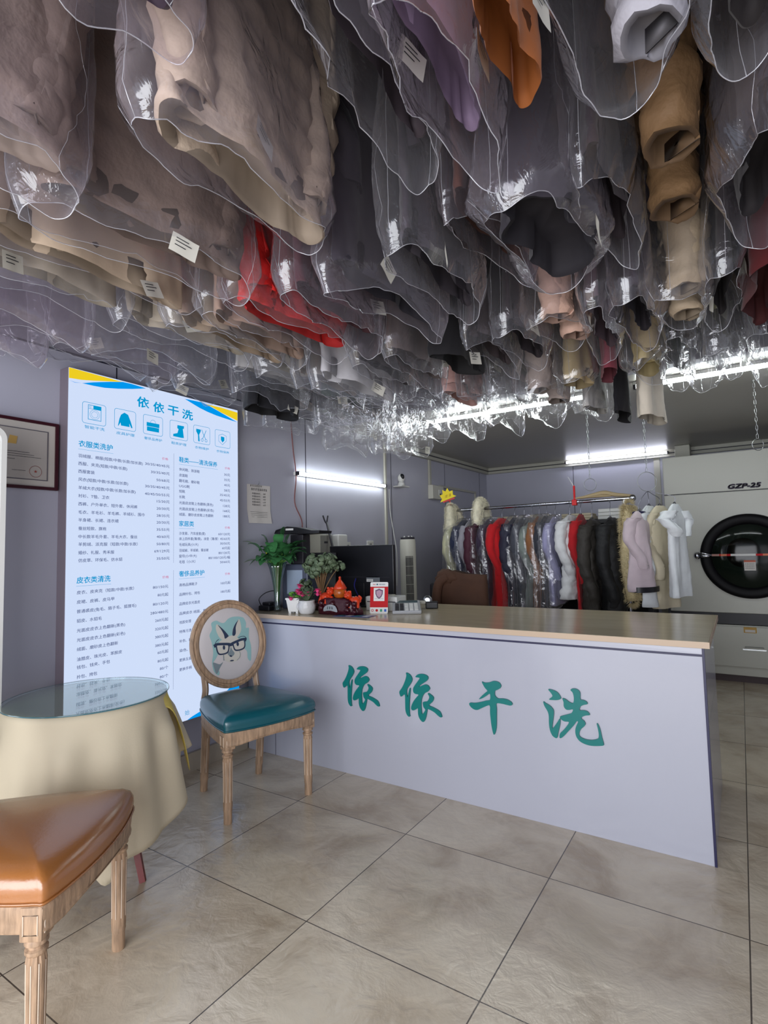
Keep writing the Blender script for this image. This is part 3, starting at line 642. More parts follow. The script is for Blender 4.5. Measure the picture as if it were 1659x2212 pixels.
def chair(label, loc, rz, leather, lname):
    t = thing('dining_chair', label, 'chair', loc, rz, None)
    for x in (-.22, .22): leg_part(x, -.022, t)
    for x in (-.16, .16): leg_part(x, -.40, t, False)
    # apron
    b = NB(); O = outline(); rings = [[p+Vector((0, 0, z)) for p in outline(s=s)] for s, z in ((.90, .352), (.985, .352), (.995, .358), (.985, .372), (.995, .386), (1.0, .408), (.99, .416), (.9, .416))]
    n = len(O)
    for ri, r in enumerate(rings[:3]):
        for p in r:   # arched lower edge between the legs
            if abs(p.x) < .19: p.z += .018*(1-(abs(p.x)/.19)**2)
    rings.append(rings[0]); loft(b, rings, 0, False, False)
    bake('seat_frame', b, M_wood, t, True, flat_angle=35)
    b = NB(); rings = [[p+Vector((0, 0, z)) for p in outline(s=s)] for s, z in ((.9, .417), (1.0, .417), (1.012, .423), (1.005, .430), (1.018, .445), (1.012, .462), (.985, .477), (.92, .490), (.78, .501), (.55, .508), (.3, .511), (.1, .512))]
    loft(b, rings); bake('seat', b, leather, t, True)
    b = NB(); tube(b, [p+Vector((0, 0, .4245)) for p in outline(s=1.016)], .003, 6, closed=True); bake('piping', b, leather, t, True)
    # back: tilted frame
    T = Matrix.Translation((0, -.43, .50)) @ Matrix.Rotation(math.radians(9), 4, 'X')
    cz, A, B_ = .245, .198, .215
    b = NB(); R = []
    prof = [(.026, 0), (.024, .012), (.014, .016), (.010, .011), (.004, .011), (.0, .017), (-.012, .018), (-.020, .012), (-.022, 0), (-.020, -.012), (-.010, -.017), (.012, -.017), (.024, -.012)]
    for i in range(64):
        a = 2*PI*i/64; R.append([T @ Vector(((A+q)*math.cos(a), d, cz+(B_+q)*math.sin(a))) for q, d in prof])
    R.append(R[0]); loft(b, R, 0, False, False); bmesh.ops.remove_doubles(b, verts=b.verts, dist=1e-6); bake('back_frame', b, M_wood, t, True, flat_angle=50)
    b = NB(); rr = []
    for s, d in ((1, -.010), (1, .010), (.95, .015), (.8, .019), (.5, .022), (.2, .0235)): rr.append([T @ Vector(((A-.018)*s*math.cos(a), d, cz+(B_-.018)*s*math.sin(a))) for a in [2*PI*i/64 for i in range(64)]])
    loft(b, rr); bp = bake('back_panel', b, M_panel, t, True)
    def f(u, v, lay):
        x, z = u*2*(A-.016), v*2*(B_-.016); s = min(1, math.hypot(x/(A-.018), z/(B_-.018)))
        d = .0238-.0085*s**2.2 if s < .95 else .0165
        return T @ Vector((-x, d+.0012+.0003*lay, cz+z))
    b = NB(); rabbit(f, b); bake('rabbit_print', b, [M_r_dark, M_r_light, M_r_aqua, M_r_grey, M_r_ivory], bp)
    for sx in (-1, 1):
        b = NB(); P = crom([(sx*.16, -.44, .40), (sx*.158, -.44, .46), (sx*.148, -.445, .52), (sx*.152, -.462, .60), (sx*.17, -.475, .66)], 5)
        tube(b, P, .017, 10); tube(b, [p+Vector((0, .016, 0)) for p in P], .003, 6, 1); bake('back_post', b, [M_wood, M_woodline], t, True)
    return t
chair('oak dining chair with teal leather seat and bespectacled rabbit oval back, before the counter', (.752, 1.985, 0), math.radians(-16-90), M_tealle, 'teal')
c2 = chair('weathered oak chair with caramel leather seat in the near left corner', (1.139, .885, 0), math.radians(34.8-90), M_orangele, 'caramel')

# ---------------- round table, cloth, glass ----------------
TX, TY, TZ = .4486, 1.2486, .680
UA, UR = 64, .10
tb = thing('round_table', 'small round table with splayed red mahogany legs under cream cloth', 'table', (TX, TY, 0))
b = NB(); lathe(b, [(.02, .640), (.285, .640), (.292, .645), (.292, .660), (.285, .6645)], 48); bake('tabletop', b, M_mahog, tb, True, flat_angle=40)
for k in range(4):
    a = math.radians(11)+k*PI/2; d = Vector((math.cos(a), math.sin(a), 0))
    b = NB(); tube(b, [d*.16+Vector((0, 0, .64)), d*.21+Vector((0, 0, .3)), d*.297+Vector((0, 0, 0.0))], [.024, .02, .015], 4); bake('leg', b, M_mahog, tb)
HEM = [(-180, .40), (-90, .42), (-35, .46), (-20, .59), (-8, .52), (20, .50), (42, .47), (49, .45), (56, .29), (90, .27), (130, .36), (180, .40)]
def hem_drop(ph):
    d = (math.degrees(ph)+180) % 360-180
    for (a, u), (c, v) in zip(HEM, HEM[1:]):
        if a <= d <= c:
            t = (d-a)/(c-a); t = t*t*(3-2*t); return u+(v-u)*t
    return .4
def drape(a, rot, r, ztop, seed, fold=.02, thick=0, zmin=.03, fl=0):
    bm = NB(); N = 180; rows = []; k = 22
    for i in range(N):
        ph = 2*PI*i/N; m = ((ph-rot+PI/4) % (PI/2))-PI/4; drop = hem_drop(ph); col = []
        for j in range(6): col.append(Vector((r*j/6*math.cos(ph), r*j/6*math.sin(ph), ztop)))
        for j in range(k+1):
            s = j/k; d = drop*s
            cor = (abs(m)/(PI/4))**2
            fo = fold*min(1, d*7)*(math.sin(ph*9+seed)+.6*math.sin(ph*14+2*seed+1.3)+.5*noise.noise(Vector((ph*3, seed, d*2))))
            rad = r+.005+d*(.13+fl+.05*math.exp(-(((math.degrees(ph)+180) % 360-226)/9)**2)+.25*math.exp(-(((math.degrees(ph)+180) % 360-247)/10)**2))+fo
            rad = r+(rad-r)*min(1, s*3+.1) if s < .3 else rad
            z = ztop-max(0, d*(.985-.06*cor))-.004*min(1, s*6)
            col.append(Vector((rad*math.cos(ph), rad*math.sin(ph), max(z, zmin))))
        rows.append(col)
    rings = [[rows[i][j] for i in range(N)] for j in range(1, len(rows[0]))]
    V = loft(bm, rings, 0, True, False)
    return bm
b = drape(.535, math.radians(-42+45), .296, .6715, 2.1, .011)
o = bake('tablecloth', b, M_cloth, None, True, (TX, TY, 0)); tag(o, 'cream cloth with one deep hanging corner draped over the round table', 'tablecloth')
sm = o.modifiers.new('thickness', 'SOLIDIFY'); sm.thickness = .0016; sm.offset = -1
b = NB(); R = []
for j in range(9):
    row = []
    for i in range(120):
        ph = 2*PI*i/120; dp = (ph-math.radians(UA)+PI) % (2*PI)-PI; dr_ = .05+.33*math.exp(-(dp/.22)**2)
        s_ = j/8; rad = .2925+.004*min(1, s_*5)+UR*s_*math.exp(-(dp/.3)**2); row.append((rad*math.cos(ph), rad*math.sin(ph), .6677-dr_*s_))
    R.append(row)
loft(b, R, 0, True, False); o = bake('undercloth', b, M_yelcloth, None, True, (TX, TY, 0)); tag(o, 'yellow cloth whose corner shows below the cream tablecloth by the wall', 'tablecloth')
sm = o.modifiers.new('thickness', 'SOLIDIFY'); sm.thickness = .0012; sm.offset = -1
gt = thing('glass_table_top', 'round clear glass top lying on the cream tablecloth', 'glass', (TX, TY, 0))
b = NB(); lathe(b, [(.0, .6745), (.304, .6745), (.3065, .6765), (.3065, .6795), (.304, .6812), (.0, .6812)], 96, caps=(False, False)); bmesh.ops.remove_doubles(b, verts=b.verts, dist=1e-6); bake('glass_disc', b, M_tabglass, gt, True, flat_angle=30)
b = NB(); lathe(b, [(.3068, .6758), (.3078, .6778), (.3068, .6802)], 96, caps=(False, False)); bake('polished_edge', b, M_glassedge, gt, True)

# ---------------- floor mirror at left, certificate, notice ----------------
mr = thing('floor_mirror', 'white rounded frame of a standing mirror at the left picture edge', 'mirror', (.3, .77, 0))
b = NB(); P = [(x, z) for x, z in rrect(-.215, .0, .215, 1.765, .05, 6)]
Q = [(x, z) for x, z in rrect(-.196, .02, .196, 1.745, .035, 6)]
loft(b, [[(.012, x, z) for x, z in P], [(.012, x, z) for x, z in Q], [(-.006, x, z) for x, z in Q], [(-.012, x, z) for x, z in P], [(.012, x, z) for x, z in P]], 0, False, False); bake('frame', b, M_white, mr)
b = NB(); prism(b, Q, lambda u, v, d: (-.004-d, u, v), .006); bake('mirror_glass', b, glassy('mirror_silver', (.9, .95, .95, 1), 8, .05, .3), mr)
b = NB(); tube(b, [(-.012, 0, 1.2), (-.22, 0, .008)], .008); box(b, -.23, -.12, 0, -.21, .12, .012); bake('rear_prop', b, M_white, mr)

cf = thing('certificate_frame', 'dark framed certificate with round seal hanging on the left wall', 'picture frame', (0, 1.127, 1.56))
b = NB()
for x0, z0, x1, z1 in ((-.196, 0, .196, .014), (-.196, .306, .196, .32), (-.196, .014, -.182, .306), (.182, .014, .196, .306)): box(b, .001, x0, z0, .02, x1, z1)
bake('frame', b, M_maroonw, cf)
b = NB(); box(b, .001, -.182, .014, .012, .182, .306); bake('cream_mount', b, pmat('mount_board', lin(196, 190, 182), .5), cf)
b = NB()
for x0, z0, x1, z1 in ((-.152, .042, .152, .046), (-.152, .272, .152, .276), (-.152, .046, -.148, .272), (.148, .046, .152, .272)): box(b, .012, x0, z0, .014, x1, z1)
bake('inner_border', b, pmat('border_grey', lin(96, 92, 100), .5), cf)
b = NB(); CF = lambda u, v: (.0145, u, v)
box(b, .0121, -.146, .048, .0135, .146, .270, 3)
for u0, v, wd in ((-.11, .166, .18), (-.11, .156, .20), (-.11, .146, .23), (-.09, .132, .1), (0, .082, .055)):
    stroke(b, [(u0, v), (u0+wd, v)], .0016, x=.0145)
flat(b, [(-.02, .20), (.015, .20), (.02, .235), (-.012, .238)], 1, .0144)
c_ = [(.098+.026*math.cos(2*PI*i/28), .082+.026*math.sin(2*PI*i/28)) for i in range(28)]; stroke(b, c_, .0016, True, x=.0146, mi=2)
st5 = [(.098+(.008 if i % 2 == 0 else .0035)*math.sin(PI*i/5), .082+(.008 if i % 2 == 0 else .0035)*math.cos(PI*i/5)) for i in range(10)]; flat(b, st5, 2, .0146)
bake('certificate_sheet', b, [M_ink, pmat('gold_emblem', lin(196, 160, 90), .5), pmat('seal_red', lin(150, 70, 60), .6), pmat('certificate_paper', lin(180, 174, 168), .7)], cf)

nt_ = thing('price_notice', 'printed white notice sheet taped to wall above the pot plants', 'notice', (0, 2.63, 1.44))
b = NB(); loft(b, [[(.0012+.004*math.sin(i*.5)**2+(.004 if j == 0 else 0), -.10+.21*i/10+(.012 if j == 0 else 0), z) for i in range(11)] for j, z in enumerate((0, .09, .18, .26))], 0, False, False, False)
sh = bake('paper_sheet', b, M_paper, nt_, True)
b = NB(); NF = lambda u, v: (.0068, u, v)
scribble(b, NF, -.078, .252, .11, .014, 6, 0, 3); scribble(b, NF, -.07, .228, .15, .016, 8, 0, 4)
for k, (s1, s2) in enumerate((('充值200元', '9折'), ('充值500元', '8折'), ('充值1000元', '7折'), ('充值2000元', '6.5折'), ('充值3000元', '6折'))):
    text_at(b, s1, NF, -.06, .20-k*.019, .075, .012); text_at(b, s2, NF, .04, .20-k*.019, .026, .012)
for k in range(4): stroke(b, [(-.075+.004*k, .075-k*.011), (.08, .075-k*.011)], .0014, x=.0068)
bake('printed_text', b, M_ink, nt_)
b = NB(); tube(b, [(.002, .0, .263), (.012, 0, .272), (.010, .0, .285)], .0015, 6); bake('tape_hook', b, M_silver, nt_)

# ---------------- wall fittings ----------------
def tube_light(label, p0, p1, mat, up, off=.03):
    """p0,p1 world ends of the tube; up = vector from tube to its base"""
    a, c = Vector(p0), Vector(p1); mid = (a+c)/2; d = (c-a); Lh = d.length/2; d.normalize()
    t = thing('tube_light', label, 'light', mid)
    U = Vector(up)
    s = d.cross(U).normalized()
    def bx(l0, l1, w_, h0, h1, b, mi=0):
        vs_ = [b.verts.new(d*l+s*w*w_+U*h) for l in (l0, l1) for w in (-1, 1) for h in (h0, h1)]
        for q in ((0, 1, 3, 2), (4, 6, 7, 5), (0, 4, 5, 1), (2, 3, 7, 6), (0, 2, 6, 4), (1, 5, 7, 3)): b.faces.new([vs_[i] for i in q]).material_index = mi
        bmesh.ops.recalc_face_normals(b, faces=b.faces)
    b = NB(); bx(-Lh, Lh, .013, .012, off, b); bake('housing', b, M_white, t)
    b = NB(); tube(b, [d*(-Lh+.018), d*(Lh-.018)], .0125, 14); bake('glowing_tube', b, mat, t, True, flat_angle=50)
    for e in (-1, 1): b = NB(); bx(e*Lh-.016*(e > 0)-.0*(e < 0), e*Lh+.016*(e < 0), .014, -.014, .012, b); bake('end_cap', b, M_dark, t)
    return t
tube_light('short lit tube lamp on the left wall above the monitor', (.031, 2.985, 1.815), (.031, 4.185, 1.82), M_tube3, (-1, 0, 0))
tube_light('lit ceiling tube lamp glowing behind the hanging plastic covers', (.80, 3.70, 2.215), (2.0, 3.70, 2.215), M_tube, (0, 0, 1))
tube_light('lit ceiling tube lamp at right, above the white machine', (2.22, 3.66, 2.215), (3.42, 3.66, 2.215), M_tube, (0, 0, 1))
tube_light('lit tube lamp along the top of the back wall', (1.03, 6.575, 2.215), (2.13, 6.575, 2.215), M_tube2, (0, 1, 0), .03)

b = NB(); box(b, .0008, 4.20, .9, .02, 4.225, 2.249, 0, .002); tag(bake('cable_duct', b, M_trim), 'vertical beige cable duct on the wall right of the tube lamp', 'cable duct')
b = NB(); box(b, .0008, 5.06, 1.90, .022, 5.10, 2.174, 0, .002); box(b, .0008, 5.30, 1.90, .018, 6.27, 1.925); box(b, .0008, 6.25, 1.6, .018, 6.27, 1.90); tag(bake('cable_duct', b, M_trim), 'beige duct running from ceiling through the switch box to the rear corner', 'cable duct')
sb = thing('switch_box', 'beige electric switch box on wall behind the yellow price card', 'switch box', (0, 5.05, 1.76))
b = NB(); box(b, .001, 0, 0, .06, .25, .145, 0, .004); bake('housing', b, M_cream, sb)
b = NB(); box(b, .06, .13, .04, .064, .19, .1); bake('breaker', b, M_white, sb)
b = NB(); box(b, .064, .15, .045, .07, .17, .062); bake('toggle', b, M_black, sb)
P = crom([(.012, 2.95, 2.2), (.012, 2.97, 2.0), (.012, 3.0, 1.8), (.014, 2.98, 1.6), (.012, 3.06, 1.45), (.012, 3.02, 1.25)], 6)
b = NB(); tube(b, P, .0045, 8); tag(bake('red_cable', b, pmat('dull_red_cable', lin(130, 84, 84), .5), smooth=True), 'thin red cable hanging down the wall left of the tube lamp', 'cable')
b = NB(); tube(b, crom([(.012, 4.27, 1.80), (.012, 4.28, 1.6), (.02, 4.32, 1.4), (.03, 4.35, 1.2), (.03, 4.34, .9)], 6), .004, 8); tag(bake('white_cable', b, M_white, smooth=True), 'white cable hanging on the wall right of the monitor', 'cable')
cm = thing('security_camera', 'white and black dome security camera on a small wall shelf', 'camera', (.05, 4.43, 1.84))
b = NB(); lathe(b, [(.034, 0), (.036, .008), (.028, .03), (.022, .04)], 24); bake('base', b, M_white, cm, True)
b = NB(); ellipsoid(b, (0, 0, .075), (.034, .034, .042), 0, 24, 16); bake('head', b, M_white, cm, True)
b = NB(); ellipsoid(b, (.014, -.008, .085), (.024, .022, .03), 0, 20, 12); bake('lens', b, M_black, cm, True)
b = NB(); box(b, .001, 4.36, 1.828, .10, 4.50, 1.839, 0, .002); tag(bake('wall_shelf', b, M_white), 'tiny white wall shelf holding the security camera', 'shelf')
def socket(y, z, label, w_=.075):
    t = thing('wall_socket', label, 'socket', (0, y, z)); b = NB(); box(b, .001, -w_/2, -.035, .012, w_/2, .035, 0, .003); bake('plate', b, M_white, t)
    b = NB(); box(b, .012, -.012, -.012, .0135, -.004, .012); box(b, .012, .004, -.012, .0135, .012, .012); bake('slots', b, M_dark, t)
socket(3.62, 1.275, 'white wall socket above left part of the monitor'); socket(3.95, 1.285, 'white wall socket above middle of the monitor', .095)
wb = thing('wall_cabinet', 'pale wall box with grey panel between plant and forked pole', 'box', (0, 3.05, 1.17))
b = NB(); box(b, .001, 0, 0, .06, .30, .20, 0, .003); bake('body', b, M_cream, wb); b = NB(); box(b, .06, .16, .0, .064, .29, .19); bake('grey_panel', b, pmat('panel_grey', lin(140, 138, 132), .5), wb)
b = NB(); box(b, .064, .20, .13, .066, .24, .145); bake('name_plate', b, M_dark, wb)
br_ = thing('wall_dispenser', 'white angled dispenser on wall left of the forked pole', 'dispenser', (0, 3.42, 1.20))
b = NB(); box(b, .001, 0, .05, .07, .12, .17, 0, .01); bake('body', b, M_white, br_); b = NB(); loft(b, [[(.001, 0, .045), (.07, 0, .045), (.07, .12, .045), (.001, .12, .045)], [(.001, .04, -.05), (.03, .04, -.05), (.03, .13, -.05), (.001, .13, -.05)]]); bake('spout', b, M_white, br_)
pf = thing('forked_pole', 'dark forked garment pole leaning on wall behind monitor', 'pole', (.10, 3.30, .86))
b = NB(); tube(b, [(.14, -.02, 0), (-.05, .0, .60)], .009, 10); bake('shaft', b, M_dark, pf, True)
for s in (-1, 1): b = NB(); tube(b, crom([(-.05, 0, .59), (-.058, s*.014, .615), (-.062, s*.03, .655)], 4), [.006]*9, 8); bake('prong', b, M_dark, pf, True)

# ---------------- things on the counter ----------------
def leafm(b, p0, p1, droop, w_, mi=0, n=8, fold=.25, side=None):
    """broad blade from p0 to p1 arcing up"""
    a, c = Vector(p0), Vector(p1); mid = (a+c)/2+Vector((0, 0, droop)); P = [a*(1-t)**2+mid*2*t*(1-t)+c*t*t for t in [i/n for i in range(n+1)]]
    s = side or (c-a).cross(Vector((0, 0, 1)))
    if s.length < 1e-4: s = Vector((1, 0, 0))
    s = Vector(s).normalized(); R = []
    for i, p in enumerate(P):
        t = i/n; ww = w_*(math.sin(PI*min(1, t*.92+.06))**.8)
        R.append([p-s*ww+Vector((0, 0, ww*fold)), p, p+s*ww+Vector((0, 0, ww*fold))])
    V = [[b.verts.new(q) for q in r] for r in R]
    for r1, r2 in zip(V, V[1:]):
        for k in (0, 1): b.faces.new((r1[k], r1[k+1], r2[k+1], r2[k])).material_index = mi
# vase with plant
vz = thing('crystal_vase', 'tall cut crystal vase holding the dark green leafy plant', 'vase', (.16, 2.64, ZT))
fl2 = lambda a, z: 1+(.05*math.cos(12*a) if z > .07 else .05*math.cos(9*a+z*250))
b = NB(); lathe(b, [(.022, 0), (.024, .004), (.023, .05), (.021, .10), (.024, .15), (.036, .22), (.05, .28), (.064, .317), (.061, .316), (.047, .28), (.033, .22), (.021, .15), (.017, .10), (.017, .02)], 48, mod=fl2); bake('vase_body', b, M_vglass, vz, True)
pl = thing('leafy_plant', 'dark green lily plant with arching leaves in the crystal vase', 'plant', (.16, 2.64, ZT))
rnd = random.Random(4); b = NB(); sb_ = NB()
tips = [(-.13, -.14, .30), (-.11, -.17, .44), (-.10, -.06, .50), (.03, .02, .55), (.05, -.05, .50), (.17, .08, .37), (.20, .04, .40), (.14, .12, .45), (.03, .08, .50), (-.08, .0, .40), (-.04, -.16, .33), (.06, -.12, .36), (.14, -.06, .33), (.08, .13, .40), (.0, -.13, .42), (.10, -.02, .43)]
for i in range(64):
    if i < len(tips): x, y, z = tips[i]
    else:
        a = rnd.uniform(0, 2*PI); r = rnd.uniform(.05, .16); x, y, z = max(-.11, r*math.cos(a)), r*math.sin(a), rnd.uniform(.30, .45)
    x += .02; base = Vector((rnd.uniform(-.008, .008), rnd.uniform(-.008, .008), .06)); nk = Vector((x*.18, y*.18, .31)); tip = Vector((x, y, z))
    k0 = nk.lerp(tip, .38)+Vector((0, 0, .02)); tube(sb_, [base, nk, k0], .0028, 6)
    leafm(b, k0, tip, .045, rnd.uniform(.030, .052), 0)
bake('leaves', b, M_leaf, pl, True); bake('stems', sb_, M_leaf2, pl, True)
b = NB(); leafm(b, (-.075, -.05, .40), (-.16, -.15, .46), .03, .022, 0); leafm(b, (-.10, -.06, .33), (-.21, -.16, .27), .06, .022, 0); bake('pale_bracts', b, pmat('pale_bract', lin(150, 180, 140), .5), pl, True)
b = NB(); leafm(b, (-.03, -.06, .36), (-.015, -.07, .415), .0, .008); bake('yellow_leaf', b, M_yel, pl, True)
# router
rt = thing('router', 'flat black router with looping cable behind the chair back', 'router', (.075, 2.66, ZT))
b = NB(); box(b, -.05, -.06, 0, .05, .06, .035, 0, .008); box(b, -.035, -.04, .035, .035, .04, .055, 0, .006); bake('body', b, M_black, rt)
b = NB(); tube(b, crom([(-.03, -.05, .03), (-.03, -.07, .08), (0, -.03, .12), (.03, .03, .12), (.04, .05, .04)], 6), .0028, 8); bake('cable', b, M_black, rt, True)
# white square pot
wp = thing('square_pot', 'white square pot with small bright green plant on counter', 'plant pot', (.355, 2.60, ZT), .3)
b = NB()
def sq(h, z): return [(-h, -h, z), (h, -h, z), (h, h, z), (-h, h, z)]
loft(b, [sq(.033, .012), sq(.043, .086), sq(.047, .086), sq(.047, .097), sq(.041, .097), sq(.039, .085)]); 
for sx in (-1, 1):
    for sy in (-1, 1): box(b, sx*.024-.008, sy*.024-.008, 0, sx*.024+.008, sy*.024+.008, .014)
bake('pot', b, M_white, wp)
b = NB()
for i in range(22):
    a = rnd.uniform(0, 6.3); r = rnd.uniform(.01, .035); ellipsoid(b, (r*math.cos(a), r*math.sin(a), .10+rnd.uniform(0, .03)), (.013, .013, .007), 0, 8, 6, Matrix.Rotation(rnd.uniform(-.6, .6), 3, 'X'))
bake('foliage', b, M_leaf2, wp, True)
# knitted pot with cyclamen
kp = thing('ceramic_pot', 'round white knit-textured ceramic pot of pink flowers on counter', 'plant pot', (.463, 2.585, ZT))
b = NB(); lathe(b, [(.036, 0), (.044, .01), (.054, .035), (.055, .055), (.047, .073), (.050, .084), (.045, .085), (.042, .07)], 40, mod=lambda a, z: 1+.02*math.cos(14*a+z*90)*(z < .07)); bake('pot', b, M_cer, kp, True)
b = NB(); ellipsoid(b, (-.052, -.02, .045), (.012, .012, .02), 0, 14, 10); bake('bow', b, M_cer, kp, True)
b = NB()
for i in range(26):
    a = rnd.uniform(0, 6.3); r = rnd.uniform(.04, .085); leafm(b, (.01*math.cos(a), .01*math.sin(a), .08), (r*math.cos(a), r*math.sin(a), rnd.uniform(.085, .15)), .02, .017)
bake('foliage', b, M_leaf3, kp, True)
for cx_, cy_, cz_, m_ in ((-.03, -.03, .17, 12), (-.045, -.03, .14, 8), (-.005, -.06, .13, 10), (.01, -.05, .12, 8), (.03, -.02, .125, 5), (.095, -.01, .145, 8), (.10, -.015, .125, 5), (-.085, -.05, .095, 5)):
    b = NB()
    for i in range(m_):
        a = i*2.4; d = Vector((math.cos(a), math.sin(a), rnd.uniform(-.2, .8))).normalized()*.024; leafm(b, (cx_, cy_, cz_), Vector((cx_, cy_, cz_))+d, .004, .013)
    ellipsoid(b, (cx_, cy_, cz_), (.011, .011, .011), 0, 8, 6); bake('flower', b, M_pink, kp, True)
# jade bonsai
bs = thing('bonsai', 'bushy grey-green jade bonsai with bare brown stems on counter', 'plant', (.40, 2.80, ZT))
b = NB(); lathe(b, [(.04, 0), (.05, .03), (.05, .06), (.044, .06)], 24); bake('pot', b, M_maroonw, bs, True)
b = NB(); clus = []
for i in range(22):
    a = rnd.uniform(0, 6.3); r = rnd.uniform(.02, .14); e = Vector((r*math.cos(a)+.01, r*math.sin(a)*.8, rnd.uniform(.25, .36)-r*.3)); clus.append(e)
    tube(b, crom([(0, 0, .05), (e.x*.15, e.y*.15, .12), (e.x*.6, e.y*.6, e.z*.8), e], 4), [.006-.0003*j for j in range(13)], 7)
bake('stems', b, M_stem, bs, True)
b = NB()
for e in clus+[Vector((-.10, -.03, .13)), Vector((-.12, -.02, .17)), Vector((-.09, -.04, .10))]:
    for k in range(18):
        d = Vector((rnd.gauss(0, 1.3), rnd.gauss(0, 1.3), rnd.gauss(.1, .7))).normalized()*rnd.uniform(.8, 1.7)
        M = d.to_track_quat('Z', 'Y').to_matrix(); ellipsoid(b, e+d*.026, (.021, .017, .006), 0, 8, 5, M)
bake('foliage', b, M_leaf3, bs, True)
# orange figurine ornament
of = thing('figurine_ornament', 'carved dark base with three orange resin figures and a silver plaque', 'ornament', (.665, 2.66, ZT), .1)
b = NB(); R = []
for z, s in ((0, 1.0), (.03, 1.0), (.06, .93), (.085, .86), (.10, .78)):
    R.append([(.15*s*math.copysign(abs(math.cos(a))**.6, math.cos(a))*(1+.08*noise.noise(Vector((a*2, z*20, 3)))), .045*s*math.copysign(abs(math.sin(a))**.7, math.sin(a))*(1+.1*noise.noise(Vector((a*3, z*20, 7)))), z*(1-.35*max(0, math.cos(a))**2)) for a in [2*PI*i/48 for i in range(48)]])
loft(b, R)
for i in range(16): a = i*.9; ellipsoid(b, (.12*math.cos(a), -.04+.01*math.sin(a*2), .02+.05*abs(math.sin(a*1.7))), (.018, .012, .016), 0, 10, 7, None, .3, i)
bake('base', b, M_maroonw, of, True)
b = NB(); P = [(-.085, .022), (-.082, .044), (-.055, .060), (-.025, .062), (.0, .052), (.012, .028), (.008, .018), (-.03, .026), (-.06, .025)]; prism(b, [(v.x, v.y) for v in crom([(x, y, 0) for x, y in P], 3, True)], lambda u, v, d: (u, -.052-d, v), .004); bake('silver_plaque', b, M_silver, of)
b = NB(); scribble(b, lambda u, v: (u, -.0575, v), -.062, .042, .046, .016, 3, 0, 5); bake('plaque_writing', b, M_ink, of)
g = NB(); lathe(g, [(.012, .095), (.034, .105), (.041, .128), (.038, .148), (.026, .160)], 24, (0, 0, 0)); bake('amber_pot', g, M_amber, of, True)
g = NB(); lathe(g, [(.036, .150), (.039, .158), (.030, .176), (.018, .195), (.008, .208), (.006, .214)], 20, (0, 0, 0), mod=lambda a, z: 1+.1*math.cos(6*a+z*60)); ellipsoid(g, (0, 0, .220), (.008, .008, .009)); bake('red_lid', g, M_orange, of, True)
def beast(cx_, s, zb, nm):
    g = NB()
    ellipsoid(g, (cx_+.018*s, 0, zb+.028), (.040, .028, .026), 0, 16, 10, None, .25, cx_*50); ellipsoid(g, (cx_-.022*s, -.012, zb+.062), (.024, .022, .023), 0, 16, 10, None, .3, 2)
    for e in (-1, 1): ellipsoid(g, (cx_-.022*s+e*.016, -.012, zb+.082), (.008, .006, .008)); ellipsoid(g, (cx_-.022*s+e*.009, -.033, zb+.067), (.005, .004, .005))
    ellipsoid(g, (cx_-.024*s, -.034, zb+.056), (.012, .008, .008))
    for e, f_ in ((-.03, -.02), (0, -.026), (.045, -.018)): tube(g, crom([(cx_+e*s, f_*.5, zb+.03), (cx_+e*s*1.1, f_, zb+.01), (cx_+e*s*1.15, f_*1.3, zb-.012)], 3), [.011, .011, .01, .01, .009, .009, .010], 8)
    tube(g, crom([(cx_+.05*s, 0, zb+.03), (cx_+.062*s, 0, zb+.045), (cx_+.05*s, -.01, zb+.06)], 4), .006, 8)
    bake(nm, g, M_orange, of, True)
beast(.085, 1, .055, 'crouching_figure'); beast(-.085, -1, .075, 'crouching_figure')
# payment sign
ps = thing('payment_sign', 'red and white payment stand card with shield emblem', 'sign', (.868, 2.775, ZT), math.radians(20))
TP = Matrix.Translation((0, 0, .0)) @ Matrix.Rotation(math.radians(-10), 4, 'X')
b = NB(); P = rrect(-.056, 0, .056, .19, .008, 4); prism(b, P, lambda u, v, d: TP @ Vector((u, d, v)), .003); bake('card', b, M_white, ps)
def sgn(poly, lay=1): return lambda u, v, d=0: TP @ Vector((u, -.0004*lay-d, v))
def pflat(bm, poly, lay=1, mi=0):
    V = [bm.verts.new(TP @ Vector((u, -.0004*lay, v))) for u, v in poly]
    for t in tessellate_polygon([[Vector((u, v, 0)) for u, v in poly]]): bm.faces.new([V[i] for i in t]).material_index = mi
b = NB(); pflat(b, [(-.056, .037), (.056, .037), (.056, .162), (-.056, .162)]); pflat(b, circ(-.04, .019, .008, 16), 1); pflat(b, circ(-.013, .019, .008, 16), 1); bake('red_field', b, M_red, ps)
b = NB(); pflat(b, [(-.034, .075), (.034, .075), (.034, .155), (-.034, .155)], 2); pflat(b, circ(-.04, .019, .005, 12), 2); bake('white_square', b, M_white, ps)
b = NB(); shp = [(0, .150), (.018, .142), (.024, .142), (.023, .118), (.014, .098), (0, .088), (-.014, .098), (-.023, .118), (-.024, .142), (-.018, .142)]; pflat(b, shp, 3)
pflat(b, [(u*.72, .119+(v-.119)*.72) for u, v in shp], 4, 1); pflat(b, [(-.028, .0895), (.028, .0895), (.028, .088), (-.028, .088)], 3)
bake('shield_emblem', b, [pmat('emblem_purple', lin(96, 62, 96), .5), pmat('emblem_mauve', lin(176, 140, 160), .5)], ps)
b = NB(); LF = lambda u, v: TP @ Vector((u, -.0012, v)); scribble(b, LF, -.040, .176, .018, .008, 3, 0, 1); pflat(b, circ(-.013, .176, .005, 14), 2, 1); scribble(b, LF, -.004, .176, .042, .009, 6, 1, 2)
pflat(b, rrect(.007, .011, .021, .027, .003, 3), 1, 2); pflat(b, rrect(.033, .011, .047, .027, .003, 3), 1, 3)
